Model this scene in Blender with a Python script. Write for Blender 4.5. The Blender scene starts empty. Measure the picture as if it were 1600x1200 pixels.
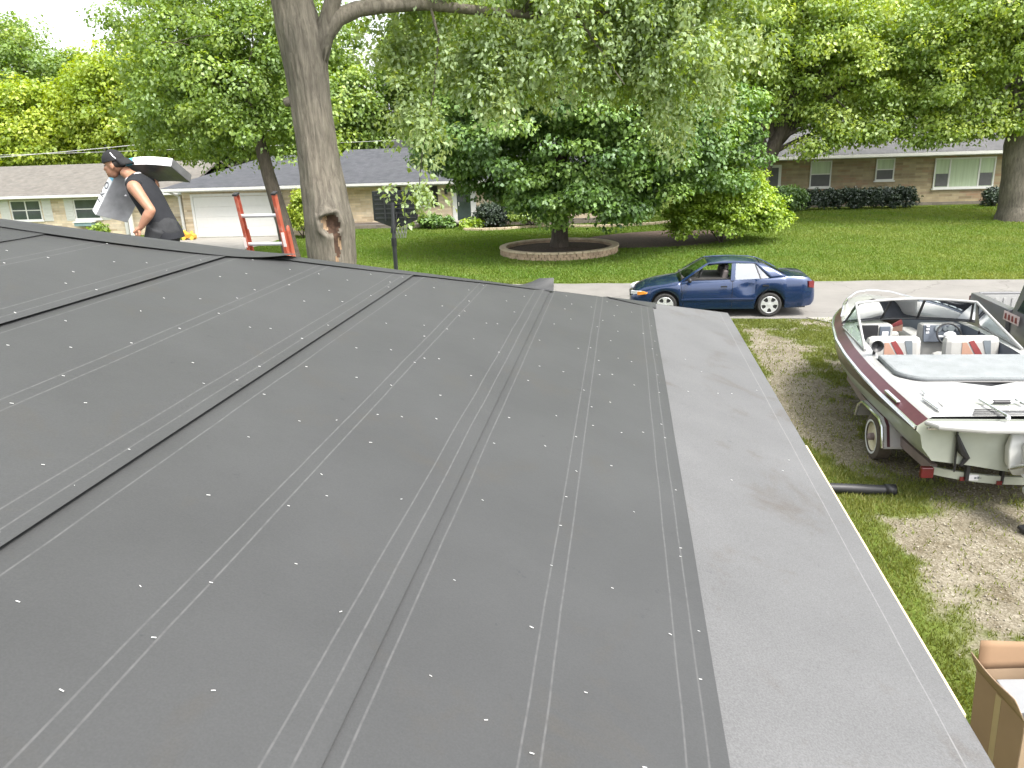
import bpy, math, random
import numpy as np
from mathutils import Vector, Matrix, noise
S = bpy.context.scene
COL = S.collection
R = math.radians
random.seed(7)

# ------------------------------------------------------------------ camera
cam = bpy.data.cameras.new('camera')
cam.sensor_width = 36.0
cam.lens = 36.0 * 1240 / 1600
cam.clip_start = 0.05
cam.clip_end = 800
co = bpy.data.objects.new('camera', cam)
COL.objects.link(co)
S.camera = co
_r = Vector((0.99048217, 0.13351413, -0.03345225))
_u = Vector((-0.00753279, 0.29525696, 0.95538819))
_f = Vector((-0.13743483, 0.94604297, -0.29345249))
M = Matrix.Identity(4)
for i in range(3):
    M[i][0], M[i][1], M[i][2] = _r[i], _u[i], -_f[i]
M[0][3], M[1][3], M[2][3] = 0, 0, 4.5
co.matrix_world = M

# ------------------------------------------------------------------ sky, sun, exposure
SUN_EL, SUN_AZ = R(57), R(128)       # azimuth clockwise from +Y
world = bpy.data.worlds.new('World')
S.world = world
world.use_nodes = True
wn = world.node_tree
sky = wn.nodes.new('ShaderNodeTexSky')
sky.sky_type = 'NISHITA'
sky.sun_disc = False
sky.sun_elevation = SUN_EL
sky.sun_rotation = SUN_AZ
sky.dust_density = 4.0
sky.air_density = 1.0
hs = wn.nodes.new('ShaderNodeHueSaturation')
hs.inputs['Saturation'].default_value = 0.22
hs.inputs['Value'].default_value = 1.0
wn.links.new(sky.outputs[0], hs.inputs['Color'])
bg = wn.nodes['Background']
bg.inputs[1].default_value = 0.15
wn.links.new(hs.outputs[0], bg.inputs[0])
sl = bpy.data.lights.new('sun', 'SUN')
sl.energy = 1.35
sl.angle = R(16)
sl.color = (1.0, 0.95, 0.87)
so = bpy.data.objects.new('sun', sl)
COL.objects.link(so)
sd = Vector((math.sin(SUN_AZ) * math.cos(SUN_EL), math.cos(SUN_AZ) * math.cos(SUN_EL), math.sin(SUN_EL)))
so.rotation_euler = sd.to_track_quat('Z', 'Y').to_euler()
so.location = (30, -10, 40)
S.view_settings.view_transform = 'Standard'
S.view_settings.look = 'None'
S.view_settings.gamma = 1
S.view_settings.exposure = 1.78
S.render.engine = 'CYCLES'
S.cycles.max_bounces = 6
S.cycles.transparent_max_bounces = 12

# ------------------------------------------------------------------ object helpers
def tag(o, label=None, cat=None, group=None, kind=None):
    if label: o['label'] = label
    if cat: o['category'] = cat
    if group: o['group'] = group
    if kind: o['kind'] = kind
    return o

def thing(name, label, cat, loc=(0, 0, 0), rz=0, group=None):
    o = bpy.data.objects.new(name, None)
    COL.objects.link(o)
    o.location = loc
    o.rotation_euler = (0, 0, rz)
    o.empty_display_size = 0.2
    return tag(o, label, cat, group)

def copy_tree(o, parent=None):
    c = o.copy()
    COL.objects.link(c)
    c.parent = parent
    for ch in list(o.children):
        copy_tree(ch, c)
    return c

class MB:
    def __init__(s):
        s.v, s.f, s.m = [], [], []
        s.cur = 0
    def add(s, vs, fs):
        n = len(s.v)
        s.v += [tuple(p) for p in vs]
        for f in fs:
            s.f.append(tuple(n + i for i in f))
            s.m.append(s.cur)
        return s
    def box(s, c, d, rot=None):
        hx, hy, hz = d[0] / 2, d[1] / 2, d[2] / 2
        vs = [Vector((x * hx, y * hy, z * hz)) for x in (-1, 1) for y in (-1, 1) for z in (-1, 1)]
        if rot is not None: vs = [rot @ p for p in vs]
        c = Vector(c)
        vs = [p + c for p in vs]
        return s.add(vs, [(0, 1, 3, 2), (4, 6, 7, 5), (0, 4, 5, 1), (2, 3, 7, 6), (0, 2, 6, 4), (1, 5, 7, 3)])
    def bx(s, x0, x1, y0, y1, z0, z1):
        return s.box(((x0 + x1) / 2, (y0 + y1) / 2, (z0 + z1) / 2), (abs(x1 - x0), abs(y1 - y0), abs(z1 - z0)))
    def bar(s, a, b, w, h, up=(0, 0, 1)):
        a, b = Vector(a), Vector(b)
        d = (b - a); L = d.length; d.normalize()
        x = d.cross(Vector(up))
        if x.length < 1e-4: x = d.cross(Vector((1, 0, 0)))
        x.normalize()
        z = x.cross(d)
        rot = Matrix((x, d, z)).transposed()
        return s.box((a + b) / 2, (w, L, h), rot)
    def tube(s, pts, rad, n=10, cap=True):
        pts = [Vector(p) for p in pts]
        if not hasattr(rad, '__len__'): rad = [rad] * len(pts)
        rings = []
        prev = None
        for i, p in enumerate(pts):
            t = (pts[min(i + 1, len(pts) - 1)] - pts[max(i - 1, 0)]).normalized()
            if prev is None:
                x = t.cross(Vector((0.13, 0.21, 0.97)))
                if x.length < 0.05: x = t.cross(Vector((1, 0.2, 0)))
            else:
                x = prev - t * prev.dot(t)
            x.normalize(); prev = x
            y = t.cross(x)
            r = rad[i]
            rx, ry = (r if hasattr(r, '__len__') else (r, r))
            rings.append([p + x * (rx * math.cos(2 * math.pi * k / n)) + y * (ry * math.sin(2 * math.pi * k / n)) for k in range(n)])
        return s.loft(rings, True, cap)
    def loft(s, rings, closed=True, cap=False):
        n = len(rings[0])
        vs = [p for r in rings for p in r]
        fs = []
        for i in range(len(rings) - 1):
            for k in range(n if closed else n - 1):
                a = i * n + k; b = i * n + (k + 1) % n
                fs.append((a, b, b + n, a + n))
        if cap:
            fs.append(tuple(range(n - 1, -1, -1)))
            fs.append(tuple((len(rings) - 1) * n + k for k in range(n)))
        return s.add(vs, fs)
    def lathe(s, prof, c=(0, 0, 0), axis='z', n=24, cap=False):
        rings = []
        for (r, h) in prof:
            ring = []
            for k in range(n):
                a = 2 * math.pi * k / n
                if axis == 'z': p = (r * math.cos(a), r * math.sin(a), h)
                elif axis == 'y': p = (r * math.cos(a), h, -r * math.sin(a))
                else: p = (h, r * math.cos(a), r * math.sin(a))
                ring.append(Vector(p) + Vector(c))
            rings.append(ring)
        return s.loft(rings, True, cap)
    def ball(s, c, r, n=12, m=8):
        rx, ry, rz = r if hasattr(r, '__len__') else (r, r, r)
        rings = []
        for i in range(m + 1):
            t = math.pi * i / m
            st = max(math.sin(t), 1e-3)
            rings.append([Vector((c[0] + rx * st * math.cos(2 * math.pi * k / n), c[1] + ry * st * math.sin(2 * math.pi * k / n), c[2] - rz * math.cos(t))) for k in range(n)])
        return s.loft(rings, True, True)
    def prism(s, poly, d):
        n = len(poly); d = Vector(d)
        a = [Vector(p) for p in poly]
        vs = a + [p + d for p in a]
        fs = [tuple(range(n - 1, -1, -1)), tuple(range(n, 2 * n))]
        fs += [(i, (i + 1) % n, n + (i + 1) % n, n + i) for i in range(n)]
        return s.add(vs, fs)
    def quad(s, a, b, c, d):
        return s.add([a, b, c, d], [(0, 1, 2, 3)])
    def grid(s, fn, nu, nv):
        vs = [fn(i / (nu - 1), j / (nv - 1)) for i in range(nu) for j in range(nv)]
        fs = [(i * nv + j, (i + 1) * nv + j, (i + 1) * nv + j + 1, i * nv + j + 1) for i in range(nu - 1) for j in range(nv - 1)]
        return s.add(vs, fs)
    def build(s, name, mats, parent=None, smooth=False, bevel=0, angle=40, solid=0, sub=0):
        me = bpy.data.meshes.new(name)
        me.from_pydata(s.v, [], s.f)
        if not isinstance(mats, (list, tuple)): mats = [mats]
        for m in mats: me.materials.append(m)
        if any(s.m): me.polygons.foreach_set('material_index', s.m)
        import bmesh
        bm = bmesh.new(); bm.from_mesh(me)
        if not solid: bmesh.ops.recalc_face_normals(bm, faces=bm.faces)
        bm.to_mesh(me); bm.free()
        o = bpy.data.objects.new(name, me)
        COL.objects.link(o)
        if parent: o.parent = parent
        if smooth:
            me.polygons.foreach_set('use_smooth', [True] * len(me.polygons))
            if angle < 180: me.set_sharp_from_angle(angle=R(angle))
        if solid:
            md = o.modifiers.new('solid', 'SOLIDIFY'); md.thickness = solid; md.offset = 0
        if bevel:
            md = o.modifiers.new('bevel', 'BEVEL'); md.width = bevel; md.segments = 2; md.limit_method = 'ANGLE'; md.angle_limit = R(50)
        if sub:
            md = o.modifiers.new('sub', 'SUBSURF'); md.levels = sub; md.render_levels = sub
        return o

def part(name, mats, parent, fn, **k):
    m = MB(); fn(m)
    return m.build(name, mats, parent, **k)

# ------------------------------------------------------------------ materials
def new_mat(name):
    m = bpy.data.materials.new(name); m.use_nodes = True
    nt = m.node_tree
    return m, nt, nt.nodes['Principled BSDF']
def N(nt, t, **k):
    n = nt.nodes.new('ShaderNode' + t)
    for a, b in k.items():
        if a in n.inputs: n.inputs[a].default_value = b
        else: setattr(n, a, b)
    return n
def ramp(nt, stops):
    n = nt.nodes.new('ShaderNodeValToRGB')
    e = n.color_ramp.elements
    while len(e) < len(stops): e.new(0.5)
    for i, (p, c) in enumerate(stops):
        e[i].position = p
        e[i].color = (*c, 1) if len(c) == 3 else c
    return n
def L(nt, a, b): nt.links.new(a, b)

def mat(name, c, rough=0.6, metal=0, var=0.12, scale=6, bump=0, bscale=40, coat=0, spec=0.5, stretch=None, dirt=None):
    """plain material with procedural mottling and optional bump and dirt blotches"""
    m, nt, p = new_mat(name)
    tc = N(nt, 'TexCoord')
    vec = tc.outputs['Object']
    if stretch:
        mp = N(nt, 'Mapping'); mp.inputs['Scale'].default_value = stretch
        L(nt, vec, mp.inputs[0]); vec = mp.outputs[0]
    nz = N(nt, 'TexNoise', Scale=scale, Detail=6.0, Roughness=0.6); L(nt, vec, nz.inputs['Vector'])
    lo = tuple(max(0, x * (1 - var)) for x in c); hi = tuple(min(1, x * (1 + var)) for x in c)
    rp = ramp(nt, [(0.3, lo), (0.7, hi)]); L(nt, nz.outputs[0], rp.inputs[0])
    out = rp.outputs[0]
    if dirt:
        n2 = N(nt, 'TexNoise', Scale=dirt[1], Detail=8.0, Roughness=0.65); L(nt, vec, n2.inputs['Vector'])
        r2 = ramp(nt, [(dirt[2], (0, 0, 0)), (dirt[2] + 0.12, (1, 1, 1))]); L(nt, n2.outputs[0], r2.inputs[0])
        mx = N(nt, 'Mix', data_type='RGBA'); L(nt, r2.outputs[0], mx.inputs[0]); L(nt, out, mx.inputs[6])
        mx.inputs[7].default_value = (*dirt[0], 1); out = mx.outputs[2]
    L(nt, out, p.inputs['Base Color'])
    p.inputs['Roughness'].default_value = rough
    p.inputs['Metallic'].default_value = metal
    p.inputs['Coat Weight'].default_value = coat
    p.inputs['Coat Roughness'].default_value = 0.06
    p.inputs['Specular IOR Level'].default_value = spec
    if bump:
        nb = N(nt, 'TexNoise', Scale=bscale, Detail=4.0); L(nt, vec, nb.inputs['Vector'])
        b = N(nt, 'Bump', Strength=bump, Distance=0.02); L(nt, nb.outputs[0], b.inputs['Height']); L(nt, b.outputs[0], p.inputs['Normal'])
    return m

def glass(name, tint, gloss=0.25, rough=0.02):
    m, nt, p = new_mat(name)
    nt.nodes.remove(p)
    t = N(nt, 'BsdfTransparent'); t.inputs[0].default_value = (*tint, 1)
    g = N(nt, 'BsdfGlossy', Roughness=rough); g.inputs[0].default_value = (0.95, 0.97, 1, 1)
    fr = N(nt, 'Fresnel', IOR=1.5)
    ad = N(nt, 'Math', operation='ADD', use_clamp=True); L(nt, fr.outputs[0], ad.inputs[0]); ad.inputs[1].default_value = gloss
    mx = N(nt, 'MixShader'); L(nt, ad.outputs[0], mx.inputs[0]); L(nt, t.outputs[0], mx.inputs[1]); L(nt, g.outputs[0], mx.inputs[2])
    L(nt, mx.outputs[0], nt.nodes['Material Output'].inputs[0])
    return m

def leaf_mat(name, stops, under=None, trans=0.35, gloss=0.06):
    m, nt, p = new_mat(name)
    nt.nodes.remove(p)
    at = N(nt, 'Attribute', attribute_name='tint')
    rp = ramp(nt, stops); L(nt, at.outputs['Fac'], rp.inputs[0])
    c = rp.outputs[0]
    if under:
        ge = N(nt, 'NewGeometry')
        mx = N(nt, 'Mix', data_type='RGBA'); L(nt, ge.outputs['Backfacing'], mx.inputs[0]); L(nt, c, mx.inputs[6]); mx.inputs[7].default_value = (*under, 1)
        c = mx.outputs[2]
    d = N(nt, 'BsdfDiffuse'); L(nt, c, d.inputs[0])
    t = N(nt, 'BsdfTranslucent')
    br = N(nt, 'HueSaturation'); br.inputs['Hue'].default_value = 0.485; br.inputs['Saturation'].default_value = 1.15; br.inputs['Value'].default_value = 1.5
    L(nt, rp.outputs[0], br.inputs['Color']); L(nt, br.outputs[0], t.inputs[0])
    m1 = N(nt, 'MixShader'); m1.inputs[0].default_value = trans; L(nt, d.outputs[0], m1.inputs[1]); L(nt, t.outputs[0], m1.inputs[2])
    g = N(nt, 'BsdfGlossy', Roughness=0.55); g.inputs[0].default_value = (0.9, 0.95, 1, 1)
    m2 = N(nt, 'MixShader'); m2.inputs[0].default_value = gloss; L(nt, m1.outputs[0], m2.inputs[1]); L(nt, g.outputs[0], m2.inputs[2])
    L(nt, m2.outputs[0], nt.nodes['Material Output'].inputs[0])
    return m

def brick_mat(name, cols, mortar, bw, bh, ms=0.008, plane='xz', bump=0.4, var=0.5, rough=0.85):
    m, nt, p = new_mat(name)
    tc = N(nt, 'TexCoord'); sp = N(nt, 'SeparateXYZ'); L(nt, tc.outputs['Object'], sp.inputs[0])
    cb = N(nt, 'CombineXYZ')
    if plane == 'xz':
        ad = N(nt, 'Math', operation='ADD'); L(nt, sp.outputs[0], ad.inputs[0]); L(nt, sp.outputs[1], ad.inputs[1])
        L(nt, ad.outputs[0], cb.inputs[0]); L(nt, sp.outputs[2], cb.inputs[1])
    else:
        L(nt, sp.outputs[0], cb.inputs[0]); L(nt, sp.outputs[1], cb.inputs[1])
    br = N(nt, 'TexBrick', offset=0.5); br.offset_frequency = 2
    br.inputs['Scale'].default_value = 1.0
    br.inputs['Brick Width'].default_value = bw
    br.inputs['Row Height'].default_value = bh
    br.inputs['Mortar Size'].default_value = ms
    br.inputs['Mortar Smooth'].default_value = 0.3
    br.inputs['Bias'].default_value = 0.0
    br.inputs['Color1'].default_value = (0, 0, 0, 1); br.inputs['Color2'].default_value = (1, 1, 1, 1); br.inputs['Mortar'].default_value = (0.5, 0.5, 0.5, 1)
    L(nt, cb.outputs[0], br.inputs['Vector'])
    rp = ramp(nt, [(i / (len(cols) - 1), c) for i, c in enumerate(cols)]); L(nt, br.outputs['Color'], rp.inputs[0])
    nz = N(nt, 'TexNoise', Scale=3.0, Detail=6.0); L(nt, tc.outputs['Object'], nz.inputs['Vector'])
    mul = N(nt, 'Mix', data_type='RGBA', blend_type='MULTIPLY'); mul.inputs[0].default_value = var
    r3 = ramp(nt, [(0.3, (0.6, 0.6, 0.6)), (0.7, (1.15, 1.12, 1.1))]); L(nt, nz.outputs[0], r3.inputs[0])
    L(nt, rp.outputs[0], mul.inputs[6]); L(nt, r3.outputs[0], mul.inputs[7])
    mx = N(nt, 'Mix', data_type='RGBA'); L(nt, br.outputs['Fac'], mx.inputs[0]); L(nt, mul.outputs[2], mx.inputs[6]); mx.inputs[7].default_value = (*mortar, 1)
    L(nt, mx.outputs[2], p.inputs['Base Color'])
    p.inputs['Roughness'].default_value = rough
    iv = N(nt, 'Math', operation='SUBTRACT'); iv.inputs[0].default_value = 1; L(nt, br.outputs['Fac'], iv.inputs[1])
    b = N(nt, 'Bump', Strength=bump, Distance=0.02); L(nt, iv.outputs[0], b.inputs['Height']); L(nt, b.outputs[0], p.inputs['Normal'])
    return m

def felt_mat(name, base, lines, rough=0.55, fade=0.33, grain=0.09, stain=(0.58, 0.5), dirt=(0.050, 0.046, 0.040)):
    """roofing felt: mesh uv attribute-free, uses object X as distance up the slope (u) and Y along the eave; printed chalk lines at given u"""
    m, nt, p = new_mat(name)
    tc = N(nt, 'TexCoord'); sp = N(nt, 'SeparateXYZ'); L(nt, tc.outputs['UV'], sp.inputs[0])
    u = sp.outputs[0]
    n1 = N(nt, 'TexNoise', Scale=1.3, Detail=7.0, Roughness=0.62); L(nt, tc.outputs['Object'], n1.inputs['Vector'])
    lo = tuple(c * 0.9 for c in base); hi = tuple(c * 1.1 for c in base)
    rp = ramp(nt, [(0.32, lo), (0.68, hi)]); L(nt, n1.outputs[0], rp.inputs[0])
    n2 = N(nt, 'TexNoise', Scale=2.2, Detail=9.0, Roughness=0.7, Distortion=0.4); L(nt, tc.outputs['Object'], n2.inputs['Vector'])
    r2 = ramp(nt, [(stain[0], (0, 0, 0)), (stain[0] + 0.14, (stain[1],) * 3)]); L(nt, n2.outputs[0], r2.inputs[0])
    mx = N(nt, 'Mix', data_type='RGBA'); L(nt, r2.outputs[0], mx.inputs[0]); L(nt, rp.outputs[0], mx.inputs[6]); mx.inputs[7].default_value = (*dirt, 1)
    col = mx.outputs[2]
    # fine fibre speckle
    n3 = N(nt, 'TexNoise', Scale=160.0, Detail=3.0); L(nt, tc.outputs['Object'], n3.inputs['Vector'])
    r3 = ramp(nt, [(0.3, (1 - grain,) * 3), (0.7, (1 + grain,) * 3)]); L(nt, n3.outputs[0], r3.inputs[0])
    mu = N(nt, 'Mix', data_type='RGBA', blend_type='MULTIPLY'); mu.inputs[0].default_value = 1; L(nt, col, mu.inputs[6]); L(nt, r3.outputs[0], mu.inputs[7])
    col = mu.outputs[2]
    # dark scuffs
    n5 = N(nt, 'TexNoise', Scale=9.0, Detail=5.0, Roughness=0.75); L(nt, tc.outputs['Object'], n5.inputs['Vector'])
    r5 = ramp(nt, [(0.25, (0.5, 0.51, 0.56)), (0.345, (1, 1, 1))]); L(nt, n5.outputs[0], r5.inputs[0])
    mu2 = N(nt, 'Mix', data_type='RGBA', blend_type='MULTIPLY'); mu2.inputs[0].default_value = 0.8; L(nt, col, mu2.inputs[6]); L(nt, r5.outputs[0], mu2.inputs[7])
    col = mu2.outputs[2]
    if lines:
        # worn dashes along the line
        mp = N(nt, 'Mapping'); mp.inputs['Scale'].default_value = (3, 30, 3); L(nt, tc.outputs['UV'], mp.inputs[0])
        n4 = N(nt, 'TexNoise', Scale=1.0, Detail=4.0); L(nt, mp.outputs[0], n4.inputs['Vector'])
        wob = N(nt, 'TexNoise', Scale=1.6, Detail=2.0); L(nt, tc.outputs['UV'], wob.inputs['Vector'])
        wm = N(nt, 'Math', operation='MULTIPLY_ADD'); L(nt, wob.outputs[0], wm.inputs[0]); wm.inputs[1].default_value = 0.012; L(nt, u, wm.inputs[2])
        acc = None
        for lu in lines:
            d = N(nt, 'Math', operation='SUBTRACT'); L(nt, wm.outputs[0], d.inputs[0]); d.inputs[1].default_value = lu + 0.006
            a = N(nt, 'Math', operation='ABSOLUTE'); L(nt, d.outputs[0], a.inputs[0])
            mr = N(nt, 'MapRange'); L(nt, a.outputs[0], mr.inputs[0]); mr.inputs[1].default_value = 0.0014; mr.inputs[2].default_value = 0.0042; mr.inputs[3].default_value = 1; mr.inputs[4].default_value = 0
            if acc is None: acc = mr.outputs[0]
            else:
                mm = N(nt, 'Math', operation='MAXIMUM'); L(nt, acc, mm.inputs[0]); L(nt, mr.outputs[0], mm.inputs[1]); acc = mm.outputs[0]
        r4 = ramp(nt, [(0.33, (0.35, 0.35, 0.35)), (0.60, (0.85, 0.85, 0.85))]); L(nt, n4.outputs[0], r4.inputs[0])
        fm = N(nt, 'Math', operation='MULTIPLY'); L(nt, acc, fm.inputs[0]); L(nt, r4.outputs[0], fm.inputs[1])
        m3 = N(nt, 'Mix', data_type='RGBA'); L(nt, fm.outputs[0], m3.inputs[0]); L(nt, col, m3.inputs[6]); m3.inputs[7].default_value = (fade, fade, fade, 1)
        col = m3.outputs[2]
    L(nt, col, p.inputs['Base Color'])
    p.inputs['Roughness'].default_value = rough
    p.inputs['Specular IOR Level'].default_value = 0.4
    b = N(nt, 'Bump', Strength=0.15, Distance=0.002); L(nt, n3.outputs[0], b.inputs['Height'])
    b2 = N(nt, 'Bump', Strength=0.2, Distance=0.02); L(nt, n1.outputs[0], b2.inputs['Height']); L(nt, b.outputs[0], b2.inputs['Normal'])
    L(nt, b2.outputs[0], p.inputs['Normal'])
    return m

def bark_mat(name, lo, hi, sc=1.0):
    m, nt, p = new_mat(name)
    tc = N(nt, 'TexCoord')
    mp = N(nt, 'Mapping'); mp.inputs['Scale'].default_value = (9 * sc, 9 * sc, 1.6 * sc); L(nt, tc.outputs['Object'], mp.inputs[0])
    n1 = N(nt, 'TexNoise', Scale=1.6, Detail=8.0, Roughness=0.7, Distortion=0.6); L(nt, mp.outputs[0], n1.inputs['Vector'])
    n2 = N(nt, 'TexNoise', Scale=1.2, Detail=4.0); L(nt, tc.outputs['Object'], n2.inputs['Vector'])
    rp = ramp(nt, [(0.3, lo), (0.52, tuple((a + b) / 2 for a, b in zip(lo, hi))), (0.72, hi)]); L(nt, n1.outputs[0], rp.inputs[0])
    r2 = ramp(nt, [(0.35, (0.75, 0.75, 0.72)), (0.65, (1.12, 1.1, 1.05))]); L(nt, n2.outputs[0], r2.inputs[0])
    mu = N(nt, 'Mix', data_type='RGBA', blend_type='MULTIPLY'); mu.inputs[0].default_value = 1; L(nt, rp.outputs[0], mu.inputs[6]); L(nt, r2.outputs[0], mu.inputs[7])
    L(nt, mu.outputs[2], p.inputs['Base Color'])
    p.inputs['Roughness'].default_value = 0.9
    b = N(nt, 'Bump', Strength=0.9, Distance=0.04); L(nt, n1.outputs[0], b.inputs['Height']); L(nt, b.outputs[0], p.inputs['Normal'])
    return m

# ------------------------------------------------------------------ python noise
_rng = np.random.default_rng(11)
_lat = _rng.random((256, 256))
def vnoise(x, y):
    x = np.asarray(x, float); y = np.asarray(y, float)
    xi = np.floor(x).astype(int); yi = np.floor(y).astype(int)
    fx = x - xi; fy = y - yi
    fx = fx * fx * (3 - 2 * fx); fy = fy * fy * (3 - 2 * fy)
    g = lambda a, b: _lat[a % 256, b % 256]
    return (g(xi, yi) * (1 - fx) + g(xi + 1, yi) * fx) * (1 - fy) + (g(xi, yi + 1) * (1 - fx) + g(xi + 1, yi + 1) * fx) * fy
def fbm(x, y, o=5):
    s = 0; a = 0.5; t = 0
    for i in range(o):
        s = s + a * vnoise(x * 2 ** i + 17 * i, y * 2 ** i + 31 * i); t += a; a *= 0.55
    return s / t
def sstep(a, b, x):
    t = np.clip((np.asarray(x, float) - a) / (b - a), 0, 1)
    return t * t * (3 - 2 * t)
def gz(x, y):
    return 0.45 * sstep(27, 45, y) * sstep(-3, 8, x)
def gzf(x, y): return float(gz(x, y))

def np_mesh(name, V, F, mats, parent=None, attr=None, smooth=False, mi=None):
    """V (n,3), F (m,k) arrays -> one mesh object; attr: dict name->(domain, values)"""
    me = bpy.data.meshes.new(name)
    n, (m, k) = len(V), F.shape
    me.vertices.add(n); me.vertices.foreach_set('co', np.ascontiguousarray(V, np.float32).ravel())
    me.loops.add(m * k); me.loops.foreach_set('vertex_index', np.ascontiguousarray(F, np.int32).ravel())
    me.polygons.add(m); me.polygons.foreach_set('loop_start', np.arange(0, m * k, k, dtype=np.int32))
    try: me.polygons.foreach_set('loop_total', np.full(m, k, np.int32))
    except Exception: pass
    for mm in (mats if isinstance(mats, (list, tuple)) else [mats]): me.materials.append(mm)
    if mi is not None: me.polygons.foreach_set('material_index', np.asarray(mi, np.int32))
    if smooth: me.polygons.foreach_set('use_smooth', np.ones(m, bool))
    me.update(calc_edges=True)
    for an, (dom, vals) in (attr or {}).items():
        a = me.attributes.new(an, 'FLOAT', dom); a.data.foreach_set('value', np.ascontiguousarray(vals, np.float32))
    me.validate()
    o = bpy.data.objects.new(name, me)
    COL.objects.link(o)
    if parent: o.parent = parent
    return o

# ================================================================== GROUND
def nonuni(a, b, fa, fb, fine, coarse):
    l = [];  x = fa
    k = coarse
    left = [fa]
    while left[-1] > a: left.append(left[-1] - k); k *= 1.25
    right = [fb]; k = coarse
    while right[-1] < b: right.append(right[-1] + k); k *= 1.25
    mid = list(np.arange(fa, fb, fine))
    return np.array(sorted(set(left[1:] + mid + right)))
gx = nonuni(-260, 260, 0.9, 9.0, 0.07, 0.9)
gy = nonuni(-120, 420, 3.4, 20.4, 0.07, 0.9)
def cover(x, y):
    """0 = bare gravel / soil, 1 = grass; second value = how dark and earthy the bare ground is"""
    n = fbm(x * 0.9 + 3, y * 0.9 + 8, 5)
    n2 = fbm(x * 3.1 + 50, y * 3.1 + 20, 4)
    n3 = fbm(x * 8.3 + 11, y * 8.3 + 61, 3)
    b = 0.50 * n + 0.30 * n2 + 0.20 * n3
    bias = np.full(np.shape(x), 0.055)
    bias = bias + 0.42 * (1 - sstep(2.3, 3.1, x + 0.5 * (fbm(y * 0.7, x * 0 + 9, 3) - 0.5) - 0.05 * (y - 6) * (y < 9)))   # strip beside the house
    g = lambda cx, cy, sx, sy: np.exp(-((x - cx) / sx) ** 2 - ((y - cy) / sy) ** 2)
    bias = bias - 0.34 * g(3.9, 8.3, 0.75, 0.85) - 0.2 * g(5.2, 7.6, 1.2, 1.2)
    bias = bias + 0.22 * g(2.5, 7.6, 0.5, 1.2) + 0.10 * g(3.0, 10.2, 0.9, 0.7) + 0.12 * g(3.6, 9.4, 0.9, 0.25)
    bias = bias - 0.34 * g(3.2, 16.8, 0.55, 2.2) - 0.22 * g(2.75, 13.0, 0.5, 2.0) - 0.12 * g(4.8, 11.5, 1.6, 2.4)
    bias = bias + 0.10 * g(1.9, 14, 0.5, 5) + 0.16 * g(4.2, 18.6, 1.0, 0.6)
    bias = bias - 0.10 * g(6, 15, 3, 5)
    cov = sstep(0.40, 0.62, b + bias)
    on = sstep(0.6, 1.0, x) * sstep(3.0, 4.0, y) * (1 - sstep(20.0, 20.3, y)) * (1 - sstep(8.5, 9, x))
    side = 1 - on
    cov = cov * on + side * 1.0
    earth = np.clip(0.75 * g(2.8, 12.8, 0.75, 2.6) + 0.8 * g(4.6, 10.9, 1.7, 1.5) + 0.35 * g(4.6, 9.6, 2.5, 0.5) + 0.5 * (fbm(x * 1.7 + 90, y * 1.7, 3) - 0.5), 0, 1)
    return cov, earth
XX, YY = np.meshgrid(gx, gy, indexing='ij')
COV, EARTH = cover(XX, YY)
fine = sstep(0.8, 1.2, XX) * (1 - sstep(8.6, 9, XX)) * (1 - sstep(20, 20.4, YY)) * sstep(3.2, 3.8, YY)
ZZ = gz(XX, YY) + fine * (0.05 * (fbm(XX * 0.8, YY * 0.8, 3) - 0.5) + 0.02 * (fbm(XX * 5, YY * 5, 3) - 0.5) + 0.012 * (COV - 0.5))
V = np.stack([XX, YY, ZZ], -1).reshape(-1, 3)
nx, ny = len(gx), len(gy)
I = np.arange(nx * ny).reshape(nx, ny)
F = np.stack([I[:-1, :-1], I[1:, :-1], I[1:, 1:], I[:-1, 1:]], -1).reshape(-1, 4)

gm, nt, p = new_mat('ground')
tc = N(nt, 'TexCoord')
ac = N(nt, 'Attribute', attribute_name='cover'); ae = N(nt, 'Attribute', attribute_name='earth')
ng = N(nt, 'TexNoise', Scale=0.35, Detail=8.0, Roughness=0.65); L(nt, tc.outputs['Object'], ng.inputs['Vector'])
rg = ramp(nt, [(0.25, (0.058, 0.086, 0.016)), (0.5, (0.085, 0.120, 0.022)), (0.75, (0.125, 0.150, 0.036))]); L(nt, ng.outputs[0], rg.inputs[0])
ng2 = N(nt, 'TexNoise', Scale=14.0, Detail=6.0, Roughness=0.7); L(nt, tc.outputs['Object'], ng2.inputs['Vector'])
rg2 = ramp(nt, [(0.3, (0.7, 0.72, 0.6)), (0.7, (1.25, 1.2, 1.2))]); L(nt, ng2.outputs[0], rg2.inputs[0])
mg = N(nt, 'Mix', data_type='RGBA', blend_type='MULTIPLY'); mg.inputs[0].default_value = 1; L(nt, rg.outputs[0], mg.inputs[6]); L(nt, rg2.outputs[0], mg.inputs[7])
vo = N(nt, 'TexVoronoi', Scale=52.0); L(nt, tc.outputs['Object'], vo.inputs['Vector'])
rv = ramp(nt, [(0.0, (0.115, 0.102, 0.075)), (0.5, (0.195, 0.178, 0.138)), (1.0, (0.30, 0.28, 0.235))]); L(nt, vo.outputs['Color'], rv.inputs[0])
rvd = ramp(nt, [(0.0, (0.090, 0.077, 0.050)), (0.55, (0.165, 0.145, 0.100)), (1.0, (0.30, 0.275, 0.21))]); L(nt, vo.outputs['Color'], rvd.inputs[0])
nsv = N(nt, 'TexNoise', Scale=2.2, Detail=7.0, Roughness=0.7); L(nt, tc.outputs['Object'], nsv.inputs['Vector'])
rsv = ramp(nt, [(0.32, (0.52, 0.47, 0.38)), (0.62, (1.08, 1.06, 1.04))]); L(nt, nsv.outputs[0], rsv.inputs[0])
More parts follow.
